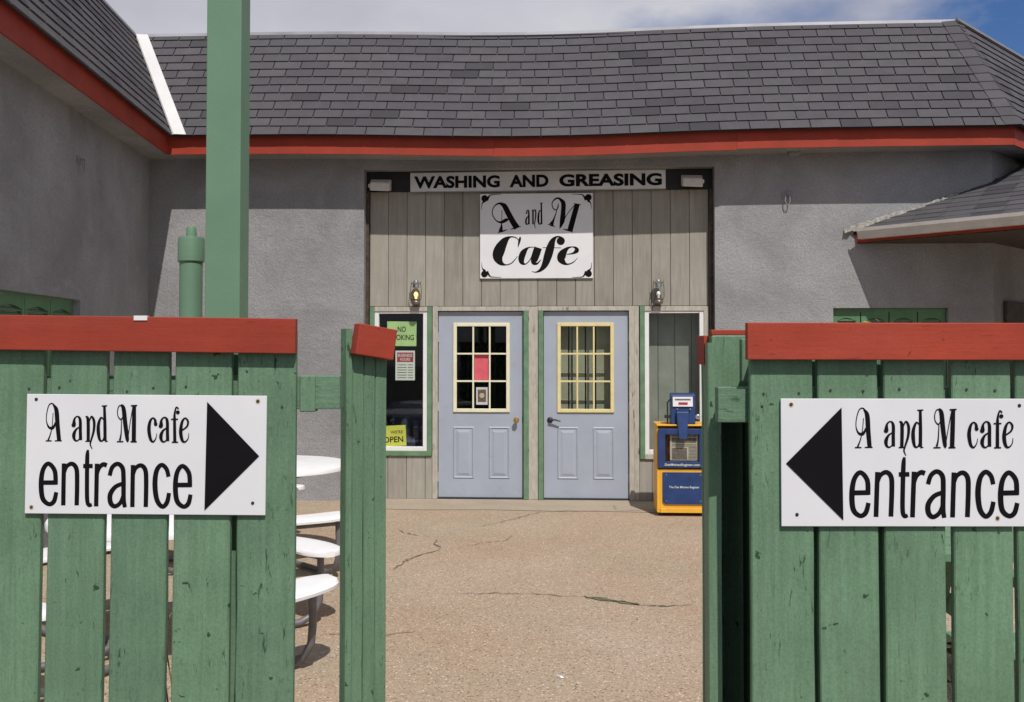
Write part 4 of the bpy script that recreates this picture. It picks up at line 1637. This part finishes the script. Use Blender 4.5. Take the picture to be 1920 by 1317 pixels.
MB().box((-.012, -.015, -.055), (.012, .015, .055)).build('spacer', 'green_wood', gr, bevel=.003, loc=(.0, .06, 1.585))


# ================================================================ entrance signs on the fences
SW, SH = .612, .3035
letters_small = [
    # A
    [(292, 142, 10), (314, 180, 26), (322, 290, 27), (332, 400, 25)],
    [(300, 402, 8), (352, 402, 8)],
    [(318, 180, 12), (290, 135, 9), (262, 142, 7), (244, 200, 6), (241, 258, 6), (256, 300, 12), (280, 310, 20), (298, 292, 14), (302, 268, 4)],
    [(290, 200, 5), (283, 290, 5), (270, 350, 7), (252, 398, 11)],
    [(234, 402, 8), (278, 402, 8)],
    # and
    [(442, 285, 26), (446, 245, 13), (468, 226, 9), (487, 250, 18), (488, 330, 20), (489, 398, 20)],
    [(486, 300, 6), (456, 322, 13), (440, 360, 22), (446, 394, 15), (466, 402, 9), (486, 380, 6)],
    [(527, 226, 7), (545, 252, 20), (545, 402, 20)],
    [(524, 406, 8), (566, 406, 8)],
    [(551, 272, 6), (570, 228, 11), (589, 262, 17), (586, 330, 15), (566, 400, 11), (560, 430, 9), (573, 462, 5)],
    [(666, 150, 16), (668, 280, 20), (668, 404, 20)],
    [(646, 152, 8), (686, 150, 8)],
    [(668, 408, 9), (688, 406, 6)],
    [(660, 250, 7), (640, 236, 11), (622, 282, 19), (620, 340, 22), (630, 396, 15), (650, 402, 9), (662, 370, 6)],
    # M
    [(788, 142, 12), (806, 172, 25), (816, 270, 27), (830, 385, 23), (834, 415, 5)],
    [(804, 156, 10), (776, 150, 7), (762, 185, 6), (765, 226, 6), (785, 250, 8), (797, 234, 5)],
    [(790, 250, 5), (786, 350, 8), (776, 402, 13)],
    [(754, 410, 8), (802, 410, 8)],
    [(834, 400, 5), (852, 280, 5), (874, 160, 6)],
    [(884, 150, 23), (881, 280, 26), (878, 406, 26)],
    [(860, 151, 9), (906, 149, 9)],
    [(854, 411, 9), (900, 411, 9)],
    # cafe
    [(1038, 285, 20), (1036, 256, 15), (1020, 240, 9), (1000, 262, 16), (990, 320, 22), (1000, 390, 18), (1020, 412, 11), (1040, 386, 6), (1047, 350, 3)],
    [(1079, 295, 26), (1083, 255, 13), (1105, 236, 9), (1124, 260, 18), (1125, 340, 20), (1126, 408, 20)],
    [(1123, 310, 6), (1093, 332, 13), (1077, 370, 22), (1083, 404, 15), (1103, 412, 9), (1123, 390, 6)],
    [(1178, 415, 20), (1178, 260, 18), (1180, 205, 12), (1192, 164, 9), (1208, 176, 10)],
    [(1152, 250, 8), (1204, 250, 8)],
    [(1156, 416, 8), (1202, 416, 8)],
    [(1232, 330, 8), (1268, 302, 11), (1276, 266, 13), (1256, 242, 9), (1233, 270, 16), (1222, 340, 22), (1232, 400, 18), (1252, 414, 10), (1275, 390, 6), (1281, 350, 3)],
]
small_dots = [(1203, 200, 12), (440, 288, 13), (1077, 298, 13), (1040, 285, 11)]


def shift(sts, dx, dy):
    return [[(p[0] + dx, p[1] + dy, p[2]) for p in s_] for s_ in sts]


E_ = [[(200, 703, 30), (312, 703, 30)],
      [(304, 718, 30), (298, 618, 30), (252, 566, 28), (212, 612, 30), (198, 710, 33), (208, 815, 32), (252, 858, 28), (290, 838, 30), (308, 772, 27)]]
N_ = [[(366, 565, 29), (362, 700, 29), (358, 868, 29)],
      [(364, 650, 20), (384, 590, 25), (424, 568, 28), (456, 602, 30), (461, 690, 30), (456, 868, 29)]]
T_ = [[(543, 468, 14), (537, 515, 27), (533, 680, 28), (533, 825, 28), (545, 866, 26), (567, 862, 22)], [(506, 585, 28), (576, 585, 28)]]
R_ = [[(607, 568, 29), (603, 700, 29), (598, 876, 29)], [(606, 655, 20), (622, 600, 26), (652, 574, 29), (679, 582, 30)]]
A_ = [[(699, 655, 27), (718, 596, 28), (758, 570, 28), (794, 602, 30), (800, 680, 30), (799, 820, 30), (808, 884, 26)],
      [(796, 712, 26), (740, 736, 28), (702, 790, 32), (704, 850, 32), (734, 876, 28), (775, 850, 26), (797, 790, 20)]]
C_ = [[(1129, 665, 27), (1114, 608, 28), (1078, 580, 28), (1042, 622, 31), (1029, 720, 34), (1042, 830, 32), (1080, 880, 28), (1115, 850, 30), (1131, 782, 27)]]
letters_big = E_ + N_ + T_ + R_ + A_ + shift(N_, 504, 14) + C_ + shift(E_, 980, 22)


def smap_left(x, y):
    s_ = (x - 100 + (y - 62) * 0.029) / 1755
    t_ = (y - 62 - (x - 100) * 0.0131) / 863
    return (s_ - .5) * SW, (1 - t_) * SH


def screws(parent, pts, rust):
    for (x, z), r_ in zip(pts, rust):
        MB().lathe([(.0042, 0), (.004, .0012), (.0, .0018)], (x, -.0064, z), 10, 'y').build('screw', 'dark_metal' if not r_ else 'dark_brown', parent)
        if r_:
            MB().poly([(x + .0066 * math.cos(2 * math.pi * k / 16), -.0062, z - .001 + .0072 * math.sin(2 * math.pi * k / 16)) for k in range(16)]).build('rust_stain', 'rust_paint', parent)


paint('rust_paint', (0.66, 0.52, 0.38), 0.7, 0.3, 60, 0.0)
s1 = empty('entrance_sign', (-.934, LFY - .004, 1.193))
s1.rotation_euler = (0, R(.45), 0)
tag(s1, 'white entrance sign with black arrow pointing right on the left fence', 'sign', 'entrance signs on the fences')
MB().box((-SW / 2, -.006, 0), (SW / 2, .0, SH)).build('board', 'sign_white', s1, bevel=.001)
strokes_mesh(letters_small, smap_left, SW / 1755 * 1.2, -.0064, small_dots).build('lettering', 'letter_black', s1)
strokes_mesh(letters_big, smap_left, SW / 1755 * 1.12, -.0064).build('lettering', 'letter_black', s1)
MB().poly([(*[smap_left(x, y)[0]], -.0075, smap_left(x, y)[1]) for x, y in ((1418, 125), (1388, 910), (1793, 520))]).build('arrow', 'letter_black', s1)
screws(s1, [smap_left(168, 100), smap_left(1788, 123), smap_left(125, 878), smap_left(1740, 858)], (0, 1, 1, 0))

s2 = empty('entrance_sign', (.952, RFY - .004, 1.189))
s2.rotation_euler = (0, R(.05), 0)
tag(s2, 'white entrance sign with black arrow pointing left on the right fence', 'sign', 'entrance signs on the fences')
MB().box((-SW / 2, -.006, 0), (SW / 2, .0, SH + .002)).build('board', 'sign_white', s2, bevel=.001)


def smap_right(x, y):
    s_ = (x - 80 - (y - 90) * 0.016) / 1898
    t_ = (y - 90 - (x - 80) * .0016) / 922
    return (s_ - .5) * SW, (1 - t_) * SH


def fs(x, y):
    y = y - (x - 235) * .014
    return smap_right(635 + (x - 235) * 1.124, 155 + (y - 132) * 1.06)


def fb(x, y):
    y = y - (x - 185) * .021
    return smap_right(598 + (x - 183) * 1.128, 608 + (y - 552) * 1.075)


strokes_mesh(letters_small, fs, SW / 1898 * 1.3, -.0064, small_dots).build('lettering', 'letter_black', s2)
strokes_mesh(letters_big, fb, SW / 1898 * 1.24, -.0064).build('lettering', 'letter_black', s2)
MB().poly([(smap_right(x, y)[0], -.0075, smap_right(x, y)[1]) for x, y in ((532, 148), (122, 556), (552, 968))]).build('arrow', 'letter_black', s2)
screws(s2, [smap_right(157, 126), smap_right(1858, 135), smap_right(208, 926), smap_right(1698, 953)], (1, 0, 0, 1))

# ================================================================ tall post and vent pipe behind the left fence
tp = empty('tall_post', (-1.174, 4.17, G))
tag(tp, 'tall square green post rising above the left fence', 'post')
MB().box((-.0705, -.07, 0), (.0705, .07, 5.2)).build('shaft', 'post_green', tp, bevel=.004)
MB().box((-.085, -.085, 5.2), (.085, .085, 5.23)).build('top_cap', 'post_green', tp, bevel=.004)
vp_ = empty('vent_pipe', (-1.345, 4.24, G))
tag(vp_, 'short green pipe with wide collar left of the tall post', 'pipe')
MB().lathe([(.047, 0), (.047, 2.03)], seg=28).build('pipe', 'post_green', vp_, True)
MB().lathe([(.050, 2.012), (.0545, 2.017), (.0545, 2.106), (.052, 2.117), (.0, 2.118)], seg=28).build('collar', 'post_green', vp_, True)
MB().lathe([(.021, 2.118), (.021, 2.152), (.018, 2.162), (.0, 2.163)], seg=16).build('nipple', 'post_green', vp_, True)


# ================================================================ round white picnic tables
def picnic(loc, rot, label, seat_r=.93, skip=()):
    T = empty('picnic_table', (loc[0], loc[1], G), 0)
    tag(T, label, 'picnic table', 'round white picnic tables')
    m = MB().lathe([(.0, .715), (.57, .715), (.585, .704), (.592, .708), (.594, .733), (.588, .744), (.57, .749), (.0, .747)], seg=48)
    m.build('table_top', 'plastic_white', T, True)
    for k in range(4):
        if k in skip:
            continue
        c0 = rot + R(90 * k + 45)
        half = R(26.5 if not skip else 31)
        m = MB()
        N = 20
        prof = [(-.135, .020), (-.125, .032), (-.08, .037), (.08, .039), (.125, .034), (.138, .022), (.136, .006), (.11, .004), (-.11, .004), (-.134, .006)]
        n0 = 0
        np_ = len(prof)
        for i in range(N + 1):
            t_ = i / N * 2 - 1
            taper = max(0.04, 1 - abs(t_) ** 5) ** 0.5
            a = c0 + half * t_
            for r_, z in prof:
                zz = z if z > 0 else z
                m.v.append(((seat_r + r_ * taper) * math.cos(a), (seat_r + r_ * taper) * math.sin(a), .42 + zz))
        for i in range(N):
            for q_ in range(np_):
                a, b = i * np_ + q_, i * np_ + (q_ + 1) % np_
                m.f.append((a, a + np_, b + np_, b))
        m.f.append(tuple(range(np_)))
        m.f.append(tuple(N * np_ + q_ for q_ in reversed(range(np_))))
        m.build('seat', 'plastic_white', T, True)
        for da in (-R(17), R(17)):
            a = c0 + da
            path = [(.93, .41), (.935, .25), (.925, .14), (.88, .06), (.80, .03), (.55, .03), (.36, .03), (.28, .07), (.25, .15), (.245, .70)]
            MB().tube([(r_ * math.cos(a), r_ * math.sin(a), z) for r_, z in path], .021, 10).build('leg', 'steel_grey', T, True)
        a = c0
        MB().tube([(.93 * math.cos(c0 - R(18)), .93 * math.sin(c0 - R(18)), .395), (.91 * math.cos(c0), .91 * math.sin(c0), .395), (.93 * math.cos(c0 + R(18)), .93 * math.sin(c0 + R(18)), .395)], .013, 8).build('seat_brace', 'steel_grey', T, True)
    MB().tube([(.245 * math.cos(a), .245 * math.sin(a), .66) for a in [2 * math.pi * i / 24 for i in range(25)]], .015, 8).build('ring', 'steel_grey', T, True)
    return T


picnic((-1.90, 5.56), R(8), 'round white picnic table with curved seats, nearer one behind the left fence')
picnic((-1.875, 7.95), R(-19), 'round white picnic table with curved seats, farther one near the stucco wall', .86, (0,))

# green plank table behind the right fence
gt = empty('plank_table', (2.75, 4.75, G), R(-3))
tag(gt, 'green wooden plank picnic table behind the right fence', 'picnic table')
for i in range(5):
    MB().box((-.9, -.066, -.018), (.9, .066, .018)).build('plank', 'green_wood_flat', gt, bevel=.003, loc=(0, -.29 + i * .145, .74))
for sy in (-.62, .62):
    for k in range(2):
        MB().box((-.9, -.066, -.018), (.9, .066, .018)).build('seat_plank', 'green_wood_flat', gt, bevel=.003, loc=(0, sy + (k - .5) * .14, .44))
for sx in (-.62, .62):
    for s_ in (-1, 1):
        m = MB()
        m.hexa([(sx - .02, s_ * .52 - .045, 0), (sx + .02, s_ * .52 - .045, 0), (sx + .02, s_ * .52 + .045, 0), (sx - .02, s_ * .52 + .045, 0),
                (sx - .02, s_ * .18 - .045, .72), (sx + .02, s_ * .18 - .045, .72), (sx + .02, s_ * .18 + .045, .72), (sx - .02, s_ * .18 + .045, .72)])
        m.build('leg', 'green_wood', gt)
    MB().box((sx + .021, -.70, .33), (sx + .06, .70, .42)).build('crossbeam', 'green_wood', gt, bevel=.003)
    MB().box((sx + .021, -.34, .63), (sx + .06, .34, .72)).build('crossbeam', 'green_wood', gt, bevel=.003)


# dry weeds along the fences
def weed(loc, h, n, label, seed, mat='dry_leaf', spread=.12):
    rn = random.Random(seed)
    e_ = empty('dry_weed', loc)
    tag(e_, label, 'weed', 'dry weeds along the fences')
    st, lv = MB(), MB()
    for i in range(n):
        a = rn.uniform(0, 6.28)
        tip = Vector((math.cos(a) * spread * rn.uniform(.3, 1), math.sin(a) * spread * .6 * rn.uniform(.3, 1), h * rn.uniform(.55, 1)))
        mid = tip * .5 + Vector((rn.uniform(-.02, .02), rn.uniform(-.02, .02), h * .1))
        st.tube([(0, 0, 0), mid, tip], [.004, .003, .0015], 5)
        for k in range(10):
            t_ = rn.uniform(.25, 1)
            p = (mid.lerp(tip, (t_ - .5) * 2) if t_ > .5 else mid * (t_ * 2))
            d = Vector((rn.uniform(-1, 1), rn.uniform(-1, 1), rn.uniform(-.4, .9))).normalized()
            s_ = d.cross(Vector((rn.uniform(-1, 1), rn.uniform(-1, 1), rn.uniform(-1, 1)))).normalized()
            L = rn.uniform(.025, .06)
            q_ = p + d * L * .5 + Vector((0, 0, -.004))
            lv.poly([p, q_ + s_ * L * .22, p + d * L, q_ - s_ * L * .22])
    st.build('stem', mat, e_)
    o = lv.build('leaves', mat, e_)
    o['kind'] = 'stuff'


weed((1.075, 2.57, G), .80, 7, 'brown dried weed in the gap between boards of the right fence', 3)
weed((1.24, 2.75, G), .95, 8, 'brown dried weed behind the far right boards of the right fence', 4)
weed((-.868, 2.78, G), .95, 8, 'brown dried weed behind the middle boards of the left fence', 5)

# sprig caught on the right cap
e_ = empty('leaf_sprig', (.885, 2.456, 1.679))
e_.scale = (.8, .8, .45)
tag(e_, 'yellow green leaf sprig lying on top of the right fence cap', 'leaf')
m = MB()
rn = random.Random(5)
for i in range(4):
    a = rn.uniform(-.4, 3.5)
    p = Vector((rn.uniform(-.022, .022), rn.uniform(-.006, .006), rn.uniform(-.003, .004)))
    d = Vector((math.cos(a), rn.uniform(-.3, .3), abs(math.sin(a)) * .6)).normalized()
    s_ = Vector((0, .6, .5))
    m.poly([p, p + d * .012 + s_ * .006, p + d * .024, p + d * .012 - s_ * .004])
m.build('leaf', 'yellow_leaf', e_)
e_ = empty('plastic_scrap', (-.944, 2.585, 1.6965), 0)
tag(e_, 'small white plastic scrap stuck on the left fence cap', 'scrap')
MB().box((-.016, -.0145, -.010), (.018, -.0125, .002)).box((-.016, -.0125, -.001), (.014, .012, .002)).build('sheet', 'white_paint', e_)
e_ = empty('paper_scrap', (.24, 5.13, G + .003), .6)
tag(e_, 'tiny white paper scrap on the concrete near the bottom centre', 'scrap')
MB().hexa([(-.010, -.022, 0), (.010, -.024, 0), (.007, .02, 0), (-.009, .02, 0), (-.008, -.014, .010), (.006, -.014, .007), (.005, .02, .005), (-.006, .014, .011)]).build('sheet', 'white_paint', e_)
